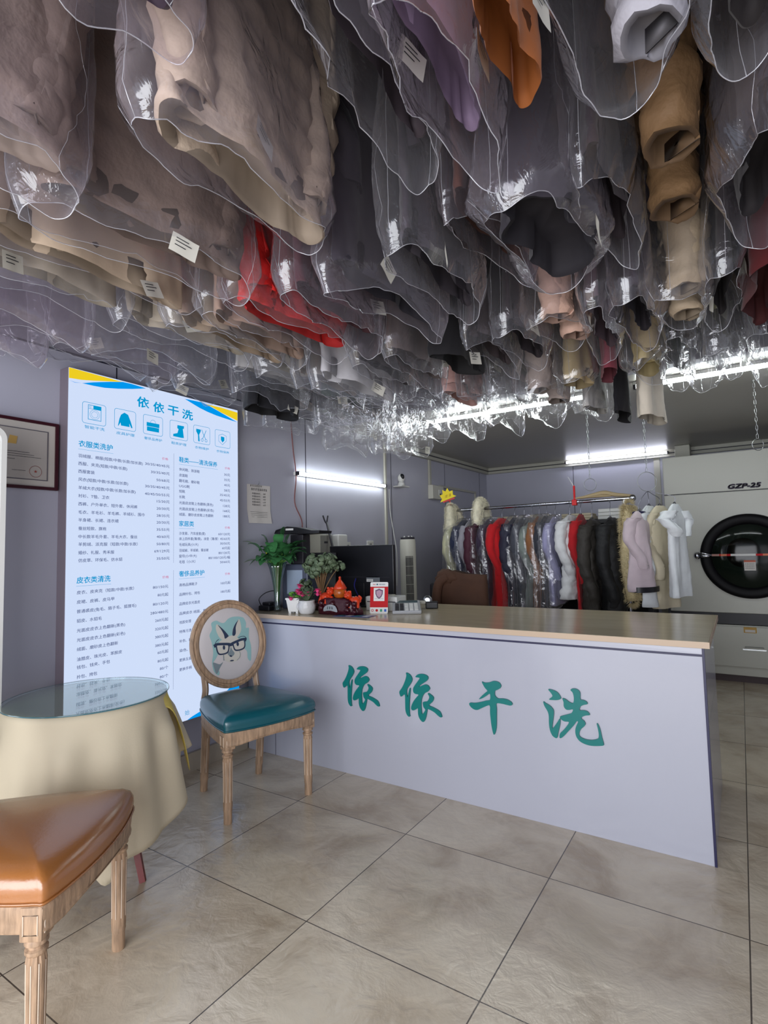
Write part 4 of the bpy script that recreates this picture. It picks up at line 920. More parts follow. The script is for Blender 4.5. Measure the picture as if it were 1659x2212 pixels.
bake('logos', b, [M_red, pmat('logo_teal', lin(20, 90, 110), .5), pmat('pay_green', lin(30, 150, 110), .5), pmat('pay_blue', lin(20, 90, 190), .5)], ps)
b = NB(); loft(b, [[TP @ Vector((-.04, .003, .10)), TP @ Vector((.04, .003, .10)), TP @ Vector((.04, .006, .10)), TP @ Vector((-.04, .006, .10))], [(-.04, .06, 0), (.04, .06, 0), (.04, .063, 0), (-.04, .063, 0)]]); bake('rear_foot', b, M_white, ps)
# white box behind the sign
pb = thing('receipt_printer', 'low white receipt printer behind the red payment card', 'printer', (.80, 2.965, ZT), .1)
b = NB(); box(b, -.11, -.07, 0, .11, .07, .09, 0, .006); bake('body', b, M_white, pb); b = NB(); box(b, -.1, -.0712, .055, .1, -.069, .06); bake('slot', b, M_dark, pb); b = NB(); box(b, -.03, -.02, .09, .06, .02, .098, 0, .003); bake('paper_cover', b, M_cream, pb)
# calculator
cl = thing('calculator', 'large grey desk calculator tilted up beside the payment card', 'calculator', (.99, 2.90, ZT), math.radians(32))
cl.scale = (1.2, 1.2, 1.2)
TC = Matrix.Rotation(math.radians(12), 4, 'X')
b = NB(); box(b, -.072, -.09, .004, .072, .09, .022, 0, .006, TC.copy() @ Matrix.Translation((0, 0, .014))); box(b, -.06, .05, 0, .06, .062, .028); box(b, -.06, -.08, 0, .06, -.07, .006); bake('body', b, pmat('calculator_grey', lin(178, 180, 184), .35), cl)
b = NB(); box(b, -.058, .045, .0358, .058, .078, .0372, 0, 0, TC); bake('screen', b, pmat('lcd', lin(60, 84, 88), .2), cl)
for r in range(5):
    for c in range(5):
        b = NB(); box(b, -.058+c*.024, -.08+r*.0225, .0355, -.058+c*.024+.019, -.08+r*.0225+.016, .040, 0, .001, TC); bake('key', b, M_white if c > 1 else M_dark, cl)
# tape dispenser
td = thing('tape_dispenser', 'small black tape dispenser with grey top on counter', 'dispenser', (1.03, 3.14, ZT), .5)
b = NB(); box(b, -.035, -.03, 0, .045, .03, .045, 0, .006); bake('base', b, M_black, td); b = NB(); lathe(b, [(.012, -.012), (.03, -.012), (.03, .012), (.012, .012)], 24); 
for v in b.verts: v.co = Vector((v.co.x-.02, v.co.z, v.co.y+.052))
bake('tape_roll', b, M_silver, td, True); b = NB(); box(b, -.07, -.02, .03, -.03, .02, .05, 0, .004); bake('cutter_arm', b, M_cream, td)
# papers under clear sheet
b = NB(); box(b, -.12, -.05, 0, .12, .05, .0012); 
for k in range(4): box(b, -.10+k*.055, -.03, .0012, -.065+k*.055, .025, .0018, 1+k % 2)
o = bake('leaflet', b, [pmat('blue_leaflet', lin(70, 80, 140), .3), pmat('leaf_teal', lin(60, 140, 140), .3), M_white], loc=(.80, 2.62, ZT+.0008), rz=.1); tag(o, 'flat blue printed leaflet on the counter before the payment card', 'leaflet')
# monitors
mo = thing('computer_monitor', 'large black monitor seen from behind on the counter', 'monitor', (.50, 3.12, ZT))
b = NB(); box(b, -.272, -.012, .065, .272, .018, .418, 0, .006); bake('rear_shell', b, M_black, mo)
b = NB(); box(b, -.25, -.0135, .196, .24, -.0121, .200); bake('port_recess', b, M_dark, mo)
b = NB(); box(b, .05, -.0135, .165, .16, -.0121, .20); box(b, .052, -.0145, .167, .105, -.0135, .185, 1); scribble(b, lambda u, v: (u, -.015, v), .06, .176, .036, .009, 3, 0, 6); bake('rating_label', b, [pmat('label_grey', lin(110, 115, 120), .5), M_white], mo)
b = NB(); box(b, -.26, -.0135, .064, .26, .0, .066); box(b, -.035, -.02, .0, .035, -.006, .16, 0, .004); bake('neck', b, M_black, mo)
b = NB(); box(b, -.11, -.09, 0, .11, .09, .012, 0, .004); bake('foot', b, M_black, mo)
b = NB(); tube(b, crom([(-.02, -.04, .19), (-.02, -.06, .14), (.0, -.05, .08), (.01, .0, .02)], 5), .004, 8); bake('signal_cable', b, pmat('blue_plug', lin(30, 30, 120), .5), mo, True)
m2 = thing('computer_monitor', 'smaller tilted black monitor between bonsai and forked pole', 'monitor', (.19, 3.02, ZT), .35)
b = NB(); box(b, -.13, -.012, .06, .13, .014, .375, 0, .006, Matrix.Rotation(math.radians(-6), 4, 'X')); bake('rear_shell', b, M_black, m2); b = NB(); box(b, -.02, -.01, 0, .02, .02, .12); box(b, -.08, -.05, 0, .08, .07, .01, 0, .003); bake('foot', b, M_black, m2)
# clothes label printer with open lid
lp = thing('tag_printer', 'grey tag printer with open black lid behind the vase plant', 'printer', (.17, 2.86, ZT), .2)
b = NB(); box(b, -.10, -.08, 0, .10, .08, .30, 0, .008); bake('body', b, pmat('slate_body', lin(74, 80, 98), .4), lp); b = NB(); box(b, -.06, -.0815, .10, .06, -.079, .26); bake('front_panel', b, pmat('pale_blue_panel', lin(150, 165, 185), .4), lp)
b = NB(); box(b, -.05, -.05, .30, .05, .05, .50, 0, .004); bake('column', b, M_dark, lp)
b = NB(); loft(b, [[(-.16, -.08, .510), (-.14, -.09, .535), (-.05, -.09, .557), (.02, -.09, .550), (.14, -.09, .525), (.20, -.09, .523), (.195, -.09, .505), (0, -.09, .501)], [(-.16, .08, .510), (-.14, .09, .535), (-.05, .09, .557), (.02, .09, .550), (.14, .09, .525), (.20, .09, .523), (.195, .09, .505), (0, .09, .501)]]); bake('lid', b, M_black, lp)
b = NB(); box(b, -.06, -.0925, .53, .0, -.0905, .543); bake('lid_label', b, M_white, lp)
# ---------------- industrial dryer ----------------
DY = 5.8
dr = thing('tumble_dryer', 'huge white industrial tumble dryer with round black door at right', 'machine', (2.14, DY, 0))
M_enam = pmat('white_enamel', lin(196, 196, 186), .35); M_doorb = pmat('door_black', lin(10, 8, 13), .55, spec=.25)
b = NB(); box(b, 0, 0, .605, 1.5, .75, 1.69, 0, .006); box(b, 0, .0, 1.694, 1.5, .75, 2.05, 0, .006); box(b, .002, .004, 1.685, 1.49, .7, 1.70, 1)
bake('body', b, [M_enam, M_seam], dr)
b = NB(); box(b, .0, .02, .505, 1.5, .75, .603); bake('black_band', b, M_black, dr)
b = NB(); box(b, .0, .0, .062, 1.5, .75, .50, 0, .004); bake('lower_cabinet', b, M_enam, dr)
b = NB(); box(b, .02, .03, 0, 1.5, .74, .06); bake('plinth', b, pmat('plinth_brown', lin(72, 58, 60), .5), dr)
dw = NB(); box(dw, .28, -.02, .14, 1.35, -.001, .49, 0, .004); dwo = bake('drawer', dw, M_enam, dr)
b = NB(); tube(b, [(.57, -.02, .315), (.57, -.045, .32), (.70, -.045, .32), (.70, -.02, .315)], .005, 8); box(b, .55, -.0215, .29, .72, -.019, .30); bake('pull', b, M_silver, dwo)
b = NB(); box(b, .565, -.0225, .44, .66, -.0201, .49); box(b, .575, -.0228, .446, .65, -.0222, .468, 1); bake('drawer_label', b, [pmat('gold_label', lin(190, 150, 70), .5), M_paper], dwo)
cx_, cz_ = .64, 1.11
def yl(b, prof, n, mi=0, cx=cx_, cz=cz_):   # lathe around the Y axis, prof (r, depth towards camera)
    loft(b, [[(cx+r*math.cos(a), -d, cz+r*math.sin(a)) for a in [2*PI*i/n for i in range(n)]] for r, d in prof], mi, False, False)
b = NB(); yl(b, [(.372, .001), (.372, .03), (.362, .045), (.34, .052), (.30, .048), (.285, .035), (.28, .01)], 72); dor = bake('door', b, M_doorb, dr, True, flat_angle=40)
b = NB(); yl(b, [(.282, .024), (.24, .040), (.15, .054), (.06, .060), (.001, .061)], 72); bake('door_glass', b, glassy('dark_door_glass', (.16, .2, .17, 1), 1.3, .08), dor, True)
b = NB(); yl(b, [(.28, .012), (.27, .012), (.001, .012)], 48); bake('drum_opening', b, pmat('drum_black', lin(14, 18, 14), .3), dor)
b = NB(); yl(b, [(.13, .018), (.128, .022), (.001, .024)], 40, 0, .60, 1.14); bake('drum_plate', b, pmat('drum_copper', lin(96, 74, 64), .3, metal=.6), dor, True)
b = NB(); tube(b, crom([(.245, -.052, 1.125), (.29, -.075, 1.14), (.33, -.075, 1.13), (.36, -.06, 1.12)], 4), .009, 8); ellipsoid(b, (.245, -.04, 1.118), (.028, .03, .034)); ellipsoid(b, (.31, -.06, 1.115), (.04, .012, .015)); bake('handle', b, M_chrome, dor, True)
b = NB()
for k, (x0, x1, mi) in enumerate(((.36, .42, 1), (.42, .43, 2), (.43, .475, 3), (.475, .505, 2), (.505, .69, 0), (.69, .74, 2), (.74, .79, 3), (.79, .90, 0))): box(b, x0, -.0665, 1.113, x1, -.0645, 1.131, mi)
bake('warning_strip', b, [M_white, pmat('strip_pink', lin(180, 130, 120), .5), M_red, pmat('strip_orange', lin(220, 120, 80), .5)], dor)
b = NB(); box(b, .60, -.062, .985, .685, -.0605, 1.075); box(b, .60, -.0624, 1.058, .685, -.0605, 1.075, 1); [scribble(b, lambda u, v: (u, -.0626, v), .607, z_, .07, .010, 6, 2, 7) for z_ in (1.042, 1.024, 1.006)]
bake('sticker', b, [M_paper, pmat('sticker_orange', lin(190, 90, 60), .5), M_ink], dor)
M_badge = pmat('badge_grey', lin(140, 134, 140), .4); M_badge2 = pmat('badge_purple', lin(54, 40, 74), .4)
b = NB()
for dx, dy in ((-6, 0), (6, 0), (0, 6), (0, -6), (-4, 4), (4, 4), (4, -4), (-4, -4)):
    text_at(b, 'GZP-25', lambda u, v: (u, -.003, v), .52+dx*.0009, 1.735+dy*.0009, .24, .05, 0, 0, shear=.35)
text_at(b, 'GZP-25', lambda u, v: (u, -.0042, v), .52, 1.735, .24, .05, .0, 1, shear=.35); text_at(b, 'GZP-25', lambda u, v: (u, -.0042, v), .522, 1.737, .24, .05, .0, 1, shear=.35)
bake('model_badge', b, [M_badge, M_badge2], dr)
b = NB(); ellipsoid(b, (.06, -.001, 1.60), (.006, .003, .006)); bake('screw', b, M_silver, dr)

# ---------------- garment builder ----------------
def ridged(v): return 1-2*abs(noise.noise(v))
GARM = {}
def garment_mesh(kind, W, T, L, seed):
    """closed body hanging from z=0 to -L, width along Y, thickness along X; sleeves as part of the body mesh"""
    b = NB(); N = 64; nl = 30; rings = []
    sx = Vector((seed*3.1, seed*1.7, seed*.9))
    puff = kind in ('puffer', 'parka', 'bundle'); L0 = L
    if kind == 'bundle': L = L*.8
    for l in range(nl+1):
        s = l/nl; z = -L*s
        if kind in ('trousers', 'skirt'):
            w = W/2*(.92+.10*s); t = T/2*(.55+.45*s)
        else:
            w = W/2*min(1, .22+s*9)**.7*(1+.06*s); t = T/2*(min(1, .35+s*4))*(.85+.25*s)
        if puff:
            q = abs(math.sin(PI*z/.085))**.55; t *= .80+.28*q; w *= .96+.05*q
        ring = []
        for i in range(N):
            a = 2*PI*i/N; cy, cx = math.cos(a), math.sin(a)
            y = w*math.copysign(abs(cy)**.75, cy); x = t*math.copysign(abs(cx)**.8, cx)
            f = (s**1.1)*T*(.55 if not puff else .25)
            x += 1.1*f*noise.noise(Vector((y*9, z*1.5, 0))+sx)+.4*f*ridged(Vector((y*16, z*3.5, 5))+sx)*.6+.004*ridged(Vector((x*30, y*30, z*26))+sx)
            if puff: x += .012*ridged(Vector((x*12, y*13, z*20))+sx)
            y += .03*s*noise.noise(Vector((z*4, 3, 1))+sx)
            zz = z+(.03*noise.noise(Vector((y*3.5, 9, 2))+sx) if l > nl-3 else 0)
            ring.append(Vector((x, y, zz)))
        rings.append(ring)
    c = sum(rings[-1], Vector())/N
    rings.append([c+(p-c)*.96+Vector((0, 0, -.006)) for p in rings[-1]])
    rings.append([c+(p-c)*.84+Vector((0, 0, .004)) for p in rings[nl]])
    rings.append([c+(p-c)*.78+Vector((0, 0, .07)) for p in rings[nl]])
    loft(b, rings[:nl+2], 0, True, False); loft(b, rings[nl+1:], 1, False, True)
    if kind in ('coat', 'puffer', 'parka', 'shirt', 'bundle'):
        Ls = L*{'coat': .72, 'puffer': .95, 'parka': .8, 'shirt': .35, 'bundle': 1.25}[kind]; r0 = {'bundle': .072, 'coat': .045, 'puffer': .058, 'parka': .052, 'shirt': .05}[kind]
        for e in (-1, 1):
            P = crom([(0, e*W*.40, -.05*L-.02), (.012*e, e*W*.49, -.16*L), (.02*e, e*(W*.50+.01), -.5*Ls), (.035*noise.noise(sx+Vector((e, 0, 0)))+.02, e*W*.46, -.8*Ls), (.05*noise.noise(sx+Vector((e, 4, 0)))+.02, e*W*.38, -Ls)], 8)
            n = len(P); R = []
            for i, p in enumerate(P):
                s = i/(n-1); r = r0*(1.12-.35*s)
                if puff: r *= .86+.2*abs(math.sin(PI*s*Ls/.08))**.6
                R.append([p+Vector((math.cos(a)*r*.85, math.sin(a)*r, 0))*(1+.2*noise.noise(Vector((math.cos(a)*2, math.sin(a)*2, s*Ls*16+e))+sx)+.13*ridged(Vector((math.cos(a)*1.5, math.sin(a)*1.5, s*Ls*22+e))+sx))+Vector((0, 0, .012*noise.noise(Vector((a, s*9, e))+sx))) for a in [2*PI*k/16 for k in range(22)]])
            e2 = R[-1]; cc = sum(e2, Vector())/22
            loft(b, R, 0, True, False); loft(b, [e2, [cc+(p-cc)*.8 for p in e2], [cc+(p-cc)*.72+Vector((0, 0, .04)) for p in e2]], 1, False, True)
    return b
def bag_mesh(W, T, L, ext, seed):
    b = NB(); N = 96; nl = 46; rings = []; sx = Vector((seed*2.3, seed*5.1, seed*1.3)); H = L+ext
    for l in range(nl+1):
        s = l/nl; z = -H*s+.02
        w = (W/2+.035)*min(1, .2+s*7)**.8*(1+.05*s); t = (T/2+.022)*(.5+.6*min(1, s*2))
        below = max(0, (H*s-L)/ext) if ext > 0 else 0
        t *= 1-.45*below; w *= 1-.10*below
        ring = []
        for i in range(N):
            a = 2*PI*i/N; cy, cx = math.cos(a), math.sin(a)
            y = w*math.copysign(abs(cy)**.7, cy); x = t*math.copysign(abs(cx)**.8, cx)
            p = Vector((x, y, z)); q = p*1.0+sx
            d = .026*ridged(Vector((q.x*5, q.y*5, q.z*1.8)))+.010*ridged(Vector((q.x*12, q.y*12, q.z*6)))+.003*ridged(q*28)
            amp = .35+.65*min(1, s*1.5)
            x += math.copysign(1, cx)*d*amp*abs(cx)**.5+.03*s*noise.noise(Vector((y*6, z*1.4, 8))+sx)
            y += math.copysign(1, cy)*d*amp*.9*abs(cy)
            zz = z
            if s > .8: k = (s-.8)/.2; zz += k*(.06*noise.noise(Vector((y*3.5, x*6, 4))+sx)+.010*ridged(Vector((y*13, x*16, 1))+sx)-.025*abs(cy)**5)
            ring.append(Vector((x, y, zz)))
        rings.append(ring)
    loft(b, rings, 0, True, False)
    tube(b, rings[-1], .0011, 5, 1, closed=True)  # pale tubes on hem, seams and folds imitate glints on the film
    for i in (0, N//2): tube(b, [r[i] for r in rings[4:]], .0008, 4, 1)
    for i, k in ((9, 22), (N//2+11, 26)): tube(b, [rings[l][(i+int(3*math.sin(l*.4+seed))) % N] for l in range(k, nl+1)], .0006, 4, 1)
    return b
def hanger_mesh(W):
    b = NB(); hw = W*.38
    tube(b, crom([(0, -hw, -.055), (0, -hw*.5, -.02), (0, 0, .012), (0, hw*.5, -.02), (0, hw, -.055)], 4), .0045, 8)
    tube(b, crom([(0, 0, .01), (0, 0, .06), (0, .018, .085), (0, .022, .108), (0, .0, .122), (0, -.02, .108)], 4), .0022, 8)
    return b
MESH = {}
def mesh_of(key, fn, mats):
    if key in MESH: return MESH[key]
    bm = fn(); bm.normal_update(); me = bpy.data.meshes.new(key); bm.to_mesh(me); bm.free()
    for m in mats: me.materials.append(m)
    me.polygons.foreach_set('use_smooth', [True]*len(me.polygons)); MESH[key] = me; return me
def tag_mesh(seed):
    b = NB(); loft(b, [[(.001*math.sin(i*1.2+seed), -.032+.064*i/5, z) for i in range(6)] for z in (-.024, .024)], 0, False, False, False)
    e = [(-.022, .012, .030), (-.022, .004, .038), (-.022, -.006, .026)]
    for u, v, wd in e: f = b.faces.new([b.verts.new(p) for p in ((.0018, u, v), (.0018, u+wd, v), (.0018, u+wd, v+.0022), (.0018, u, v+.0022))]); f.material_index = 1
    return b
M_tag = pmat('paper_tag', lin(205, 202, 190), .7)
def child(me, name, parent, loc=(0, 0, 0), rot=(0, 0, 0), color=None, scale=None):
    o = bpy.data.objects.new(name, me); COL.objects.link(o); o.parent = parent; o.location = loc; o.rotation_euler = rot
    if color: o.color = color
    if scale: o.scale = scale
    return o
CATN = {'bundle': ('padded_jacket', 'jacket'), 'empty': ('plastic_garment_cover', 'garment cover'), 'coat': ('wool_coat', 'coat'), 'puffer': ('padded_jacket', 'jacket'), 'parka': ('parka', 'jacket'), 'shirt': ('shirt', 'shirt'), 'trousers': ('trousers', 'trousers'), 'skirt': ('skirt', 'skirt')}
def hang(kind, x, y, zr, zh, W, T, col, label, group, bag=1, rz=0, seed=None, tags=1, ext=.07, dy=0):
    """garment on a hanger: zr = rail height, zh = hem height"""
    seed = seed if seed is not None else rs.randint(0, 5)
    L = round((zr-.12-zh)/.05)*.05; top = zh+L
    nm, cat = CATN[kind]
    t = thing(nm, label, cat, (x, y, top), rz, group)
    W_ = round(W/.04)*.04; T_ = max(.03, round(T/.015)*.015)
    k = (kind, W_, T_, round(L, 2), seed % 4)
    if kind != 'empty': child(mesh_of('g%s_%.2f_%.2f_%.2f_%d' % k, lambda: garment_mesh(kind, W_, T_, L, seed % 4+1), [M_shell if kind in ('puffer', 'parka', 'bundle') else M_fabric, M_lining]), 'garment_cloth', t, color=lin(*col))
    child(mesh_of('h%.2f' % W_, lambda: hanger_mesh(W_), [M_wire]), 'hanger', t, scale=(1, 1, max(1, (zr-top)/.122)))
    if bag:
        e = round(ext/.03)*.03
        child(mesh_of('b%.2f_%.2f_%.2f_%.2f_%d_%d' % (W_, T_, L, e, seed % 5, bag), lambda: bag_mesh(W_, T_, L, e, seed % 5+1), [M_film if bag == 1 else M_film_flare, M_fedge_glint]), 'plastic_cover', t)
    if tags:
        sgn_ = rs.choice((-1, 1))
        child(mesh_of('tag%d' % (seed % 3), lambda: tag_mesh(seed % 3), [M_tag, M_ink]), 'paper_tag', t, (T_/2+.045, sgn_*W_*.33*rs.random(), -L+rs.uniform(-.03, .06)), (rs.uniform(-.6, .6), rs.uniform(-.25, .1), rs.uniform(-.4, .4)))
    return t
rs = random.Random(11)

def fur_on(b, pts, nrm, ln, wd, rnd):
    for p, n in zip(pts, nrm):
        d = (n+Vector((rnd.uniform(-.6, .6), rnd.uniform(-.6, .6), rnd.uniform(-1.0, .2)))*.7).normalized()*ln*rnd.uniform(.6, 1.2); s = d.orthogonal().normalized()*wd
        b.faces.new([b.verts.new(p-s), b.verts.new(p+s), b.verts.new(p+d)])
def furry(name, pathpts, r, parent, col, ln=.018, n=2600, seed=1, flat=.8):
    rnd = random.Random(seed); b = NB(); P = crom(pathpts, 5); m = len(P); rr = r if isinstance(r, list) else [r]*m
    if len(rr) != m: rr = [rr[min(len(rr)-1, int(i*len(rr)/m))] for i in range(m)]
    tube(b, P, rr, 14, flat=flat); pts = []; nn = []
    for _ in range(n):
        i = rnd.random()*(m-1.001); k = int(i); c = P[k].lerp(P[k+1], i-k); q = rr[k]; t = (P[k+1]-P[k]).normalized(); u = t.orthogonal().normalized(); v = t.cross(u); a = rnd.uniform(0, 2*PI)
        d = u*math.cos(a)+v*math.sin(a); pts.append(c+d*q*.93); nn.append(d)
    for e, t in ((P[0], P[0]-P[1]), (P[-1], P[-1]-P[-2])):
        for _ in range(n//14):
            d = (t.normalized()+Vector((rnd.uniform(-1, 1), rnd.uniform(-1, 1), rnd.uniform(-1, 1)))).normalized(); pts.append(e+d*rr[0]*.75); nn.append(d)
    fur_on(b, pts, nn, ln, .0014, rnd)
    o = bake(name, b, M_fur, parent, True); o.color = col; return o

# ---------------- garment rack behind the counter ----------------
RY = 4.8; RZ = 1.605
rk = thing('garment_rack', 'chrome clothes rack behind the counter carrying a tight row of coats', 'clothes rack', (0, RY, 0))
b = NB(); tube(b, [(.33, 0, 1.60), (2.0, 0, 1.612)], .014, 16); bake('top_rail', b, M_chrome, rk, True, flat_angle=50)
b = NB(); ellipsoid(b, (2.012, 0, 1.612), (.028, .028, .028)); bake('end_ball', b, M_chrome, rk, True)
for x in (.42, 1.95): b = NB(); tube(b, [(x, 0, .05), (x, 0, 1.60)], .014, 14); bake('post', b, M_chrome, rk, True, flat_angle=50)
for x in (.42, 1.95): b = NB(); tube(b, [(x, -.25, .04), (x, .25, .04)], .014, 12); [ellipsoid(b, (x, s*.24, .022), (.022, .018, .022)) for s in (-1, 1)]; bake('castor_foot', b, M_dark, rk, True)
b = NB(); tube(b, [(.42, 0, .16), (1.95, 0, .16)], .010, 12); bake('lower_bar', b, M_chrome, rk, True)
bk = thing('storage_shelf', 'dark-edged low shelf of pale folded linen behind the coats', 'shelf', (0, 5.35, 0))
b = NB(); box(b, .45, 0, 1.44, 2.05, .35, 1.475); box(b, .45, 0, .02, .49, .35, 1.44); box(b, 2.01, 0, .02, 2.05, .35, 1.44); box(b, .49, .33, .02, 2.01, .35, 1.44); box(b, .49, 0, .9, 2.01, .33, .93); bake('cabinet', b, M_black, bk)
for i, (x, wd, h) in enumerate(((.62, .30, .075), (.96, .22, .08), (1.28, .30, .07), (1.62, .36, .10))):
    b = NB()
    for k in range(3): box(b, x, 5.37+.01*k, 1.4752+h/3*k, x+wd-.012*k, 5.62, 1.4752+h/3*(k+1)-.002, 0, .005)
    tag(bake('folded_linen', b, M_cloth if i < 3 else M_white), ('wide pale stack of folded linen nearest the left end of the dark shelf', 'narrow pale stack of folded linen, second on the dark shelf', 'low pale stack of folded linen, third on the dark shelf', 'tall white stack of folded linen at the right end of dark shelf')[i], 'linen', 'folded linen on the shelf')
GR = 'coats on the rack behind the counter'
def rackg(kind, x, zh, W, T, col, label, bag=1, seed=0, tags=0, y=RY):
    return hang(kind, x, y, 1.60, zh, W, T, col, label, GR, bag, 0, seed, tags, .03)
fv = thing('fur_vest', 'long cream fur garment at the left end of the coat rack', 'fur', (.40, RY-.02, 1.6), 0, GR)
furry('fur_body', [(0, -.03, .03), (.02, -.07, -.1), (.02, -.09, -.3), (.03, -.08, -.45)], [.05, .055, .062, .062, .06, .055], fv, lin(226, 220, 196), n=4200, seed=2)
furry('fur_back', [(0, -.0, .03), (.03, .07, -.05), (.03, .09, -.25)], [.045, .05, .045], fv, lin(220, 212, 188), n=1500, seed=3)
rackg('coat', .45, .72, .40, .09, (196, 194, 160), 'cream padded coat in clear film beside the fur vest', 1, 1)
rackg('coat', .53, .70, .40, .09, (30, 38, 66), 'navy coat in shiny film, second coat of the rack', 1, 2)
rackg('coat', .60, .70, .36, .06, (150, 148, 156), 'grey checked coat between navy and maroon coats', 0, 3)
rackg('puffer', .68, .70, .42, .10, (70, 26, 44), 'maroon padded coat in crinkled film under the fur collar', 1, 1)
fb = thing('fur_stole', 'fluffy cream fur stole slung over the rack rail', 'fur', (.70, RY, 1.6), 0, GR)
furry('fur_roll', [(0, -.10, -.20), (0, -.11, -.08), (0, -.06, .045), (.0, .04, .045), (.01, .09, -.06), (.01, .10, -.14)], [.044, .05, .05, .048, .045, .04], fb, lin(230, 224, 200), n=4200, seed=5)
rackg('coat', .79, .70, .42, .09, (48, 36, 58), 'dark purple coat in film just left of the red coat', 1, 2)
rackg('coat', .90, .70, .48, .13, (186, 14, 24), 'bright red wool coat without cover on the rack', 0, 3)
rackg('puffer', 1.02, .70, .42, .09, (34, 34, 54), 'dark navy padded coat in glittering film right of red coat', 1, 2)
rackg('coat', 1.11, .70, .40, .07, (62, 64, 74), 'slate coat in film right of the navy padded coat', 1, 1)
rackg('coat', 1.18, .72, .40, .08, (118, 128, 122), 'grey-green coat in clear film at the middle of rack', 1, 0)
rackg('coat', 1.245, .70, .40, .06, (132, 86, 52), 'narrow tan brown coat in film on the rack', 1, 2)
rackg('coat', 1.31, .70, .42, .07, (44, 46, 56), 'dark grey coat in film between brown and lavender coats', 1, 3)
rackg('coat', 1.385, .74, .42, .08, (150, 148, 182), 'lavender grey coat in clear film beside the quilted coat', 1, 1)
rackg('parka', 1.51, .80, .48, .13, (212, 212, 214), 'white quilted jacket without cover on the rack', 0, 0)
rackg('coat', 1.60, .70, .40, .05, (170, 16, 26), 'deep red coat squeezed behind the white quilted jacket', 0, 1)
rackg('puffer', 1.69, .66, .46, .15, (50, 46, 42), 'dark olive puffer coat right of the white quilted jacket', 0, 2)
rackg('puffer', 1.835, .66, .46, .18, (22, 22, 24), 'black puffer coat at the right end of the rack', 0, 3)
fc = thing('fur_coat', 'sandy long-haired fur coat hanging past the rack post', 'fur', (2.0, RY-.14, 1.6), 0, GR)
furry('fur_body', [(0, 0, -.06), (-.01, -.02, -.2), (-.03, -.02, -.5), (0, -.02, -.8)], [.045, .055, .06, .055], fc, lin(206, 190, 150), ln=.035, n=5200, seed=7)
b = NB(); tube(b, crom([(0, 0, -.05), (0, .0, -.02), (0, .1, .0), (0, .14, .012)], 4), .0025, 8); bake('hook', b, M_wire, fc, True)
# price clips
pc = thing('price_clip', 'yellow starburst price card on a red clip at the rack end', 'price card', (.38, RY, 1.60), math.radians(15))
S = [((.062 if i % 2 == 0 else .045)*math.cos(PI*i/9+.2)*1.0, .062*(1 if i % 2 == 0 else .7)*math.sin(PI*i/9+.2)) for i in range(10)]
b = NB(); prism(b, [(.085*(1 if i % 2 == 0 else .72)*math.cos(PI*i/10), .115*(1 if i % 2 == 0 else .72)*math.sin(PI*i/10)) for i in range(11)], lambda u, v, d: (u*.94-.02-v*.3, d, v*.94+.115+u*.33), .003); bake('starburst_card', b, M_yel, pc)
b = NB(); scribble(b, lambda u, v: (u, -.0008, v+(u+.02)*.3), -.055, .15, .07, .028, 2, 0, 8); bake('card_writing', b, pmat('ochre_ink', lin(180, 130, 20), .6), pc)
b = NB(); box(b, -.075, -.004, -.008, .045, .008, .006, 0, 0, Matrix.Translation((0, 0, .112)) @ Matrix.Rotation(-.3, 4, 'Y')); tube(b, [(-.01, .002, .105), (.012, .002, .03)], .007, 8); lathe(b, [(.024, -.02), (.026, 0), (.024, .022)], 18); bake('red_clip', b, M_redcloth, pc)
pc2 = thing('price_clip', 'red clip with thin white stalk on the rack rail near the middle', 'price card', (1.555, RY, 1.60))
b = NB(); box(b, -.02, -.02, -.02, .02, .02, .03, 0, .004); tube(b, [(0, 0, .03), (.0, 0, .13)], .009, 8); ellipsoid(b, (0, 0, .135), (.010, .010, .018)); bake('red_clip', b, M_redcloth, pc2)
b = NB(); tube(b, [(0, 0, .14), (-.045, -.01, .23)], [.004, .002], 8); bake('white_stalk', b, M_white, pc2)
# wooden hangers lying on rail
b = NB()
P = crom([(1.62, RY-.06, 1.635), (1.72, RY-.03, 1.655), (1.80, RY, 1.668), (1.88, RY+.02, 1.65), (2.02, RY+.05, 1.632)], 6); tube(b, P, [.012+.014*math.sin(PI*i/(len(P)-1)) for i in range(len(P))], 12, flat=.8)
P = crom([(1.58, RY-.08, 1.634), (1.70, RY-.03, 1.644), (1.85, RY+.01, 1.640)], 6); tube(b, P, [.008+.014*math.sin(PI*i/(len(P)-1)) for i in range(len(P))], 10, flat=.6)
tag(bake('folded_fabric', b, pmat('tan_cloth', lin(176, 156, 120), .8, bump=.3), smooth=True), 'tan folded garment lying across top of rack rail', 'garment')

# ---------------- chains with rings ----------------
def chain(x, y, z0, z1, label, R=.055, ringrot=.6):
    t = thing('hanging_chain', label, 'chain', (x, y, z1), 0, 'ring chains hanging from the ceiling')
    b = NB(); z = z1-R-.0; zt = z1+R; k = 0; step = .027
    z = zt
    while z < z0-.01:
        a = (k % 2)*PI/2; pts = [(math.cos(a)*.006*math.cos(q), math.sin(a)*.006*math.cos(q), z-z1+.016+.017*math.sin(q)) for q in [2*PI*i/10 for i in range(10)]]
        tube(b, pts, .0016, 5, closed=True); z += step; k += 1
    bake('links', b, M_silver, t, True)
    b = NB(); tube(b, [(math.cos(ringrot)*R*math.cos(q), math.sin(ringrot)*R*math.cos(q), R*math.sin(q)) for q in [2*PI*i/32 for i in range(32)]], .0022, 6, closed=True); bake('ring', b, M_silver, t, True)
    b = NB(); lathe(b, [(.012, z0-z1-.004), (.012, z0-z1+.002)], 12); bake('ceiling_plate', b, M_silver, t)
    return t
chain(1.84, 4.1, 2.248, 1.675, 'steel chain with empty oval ring in front of lavender wall', .045)
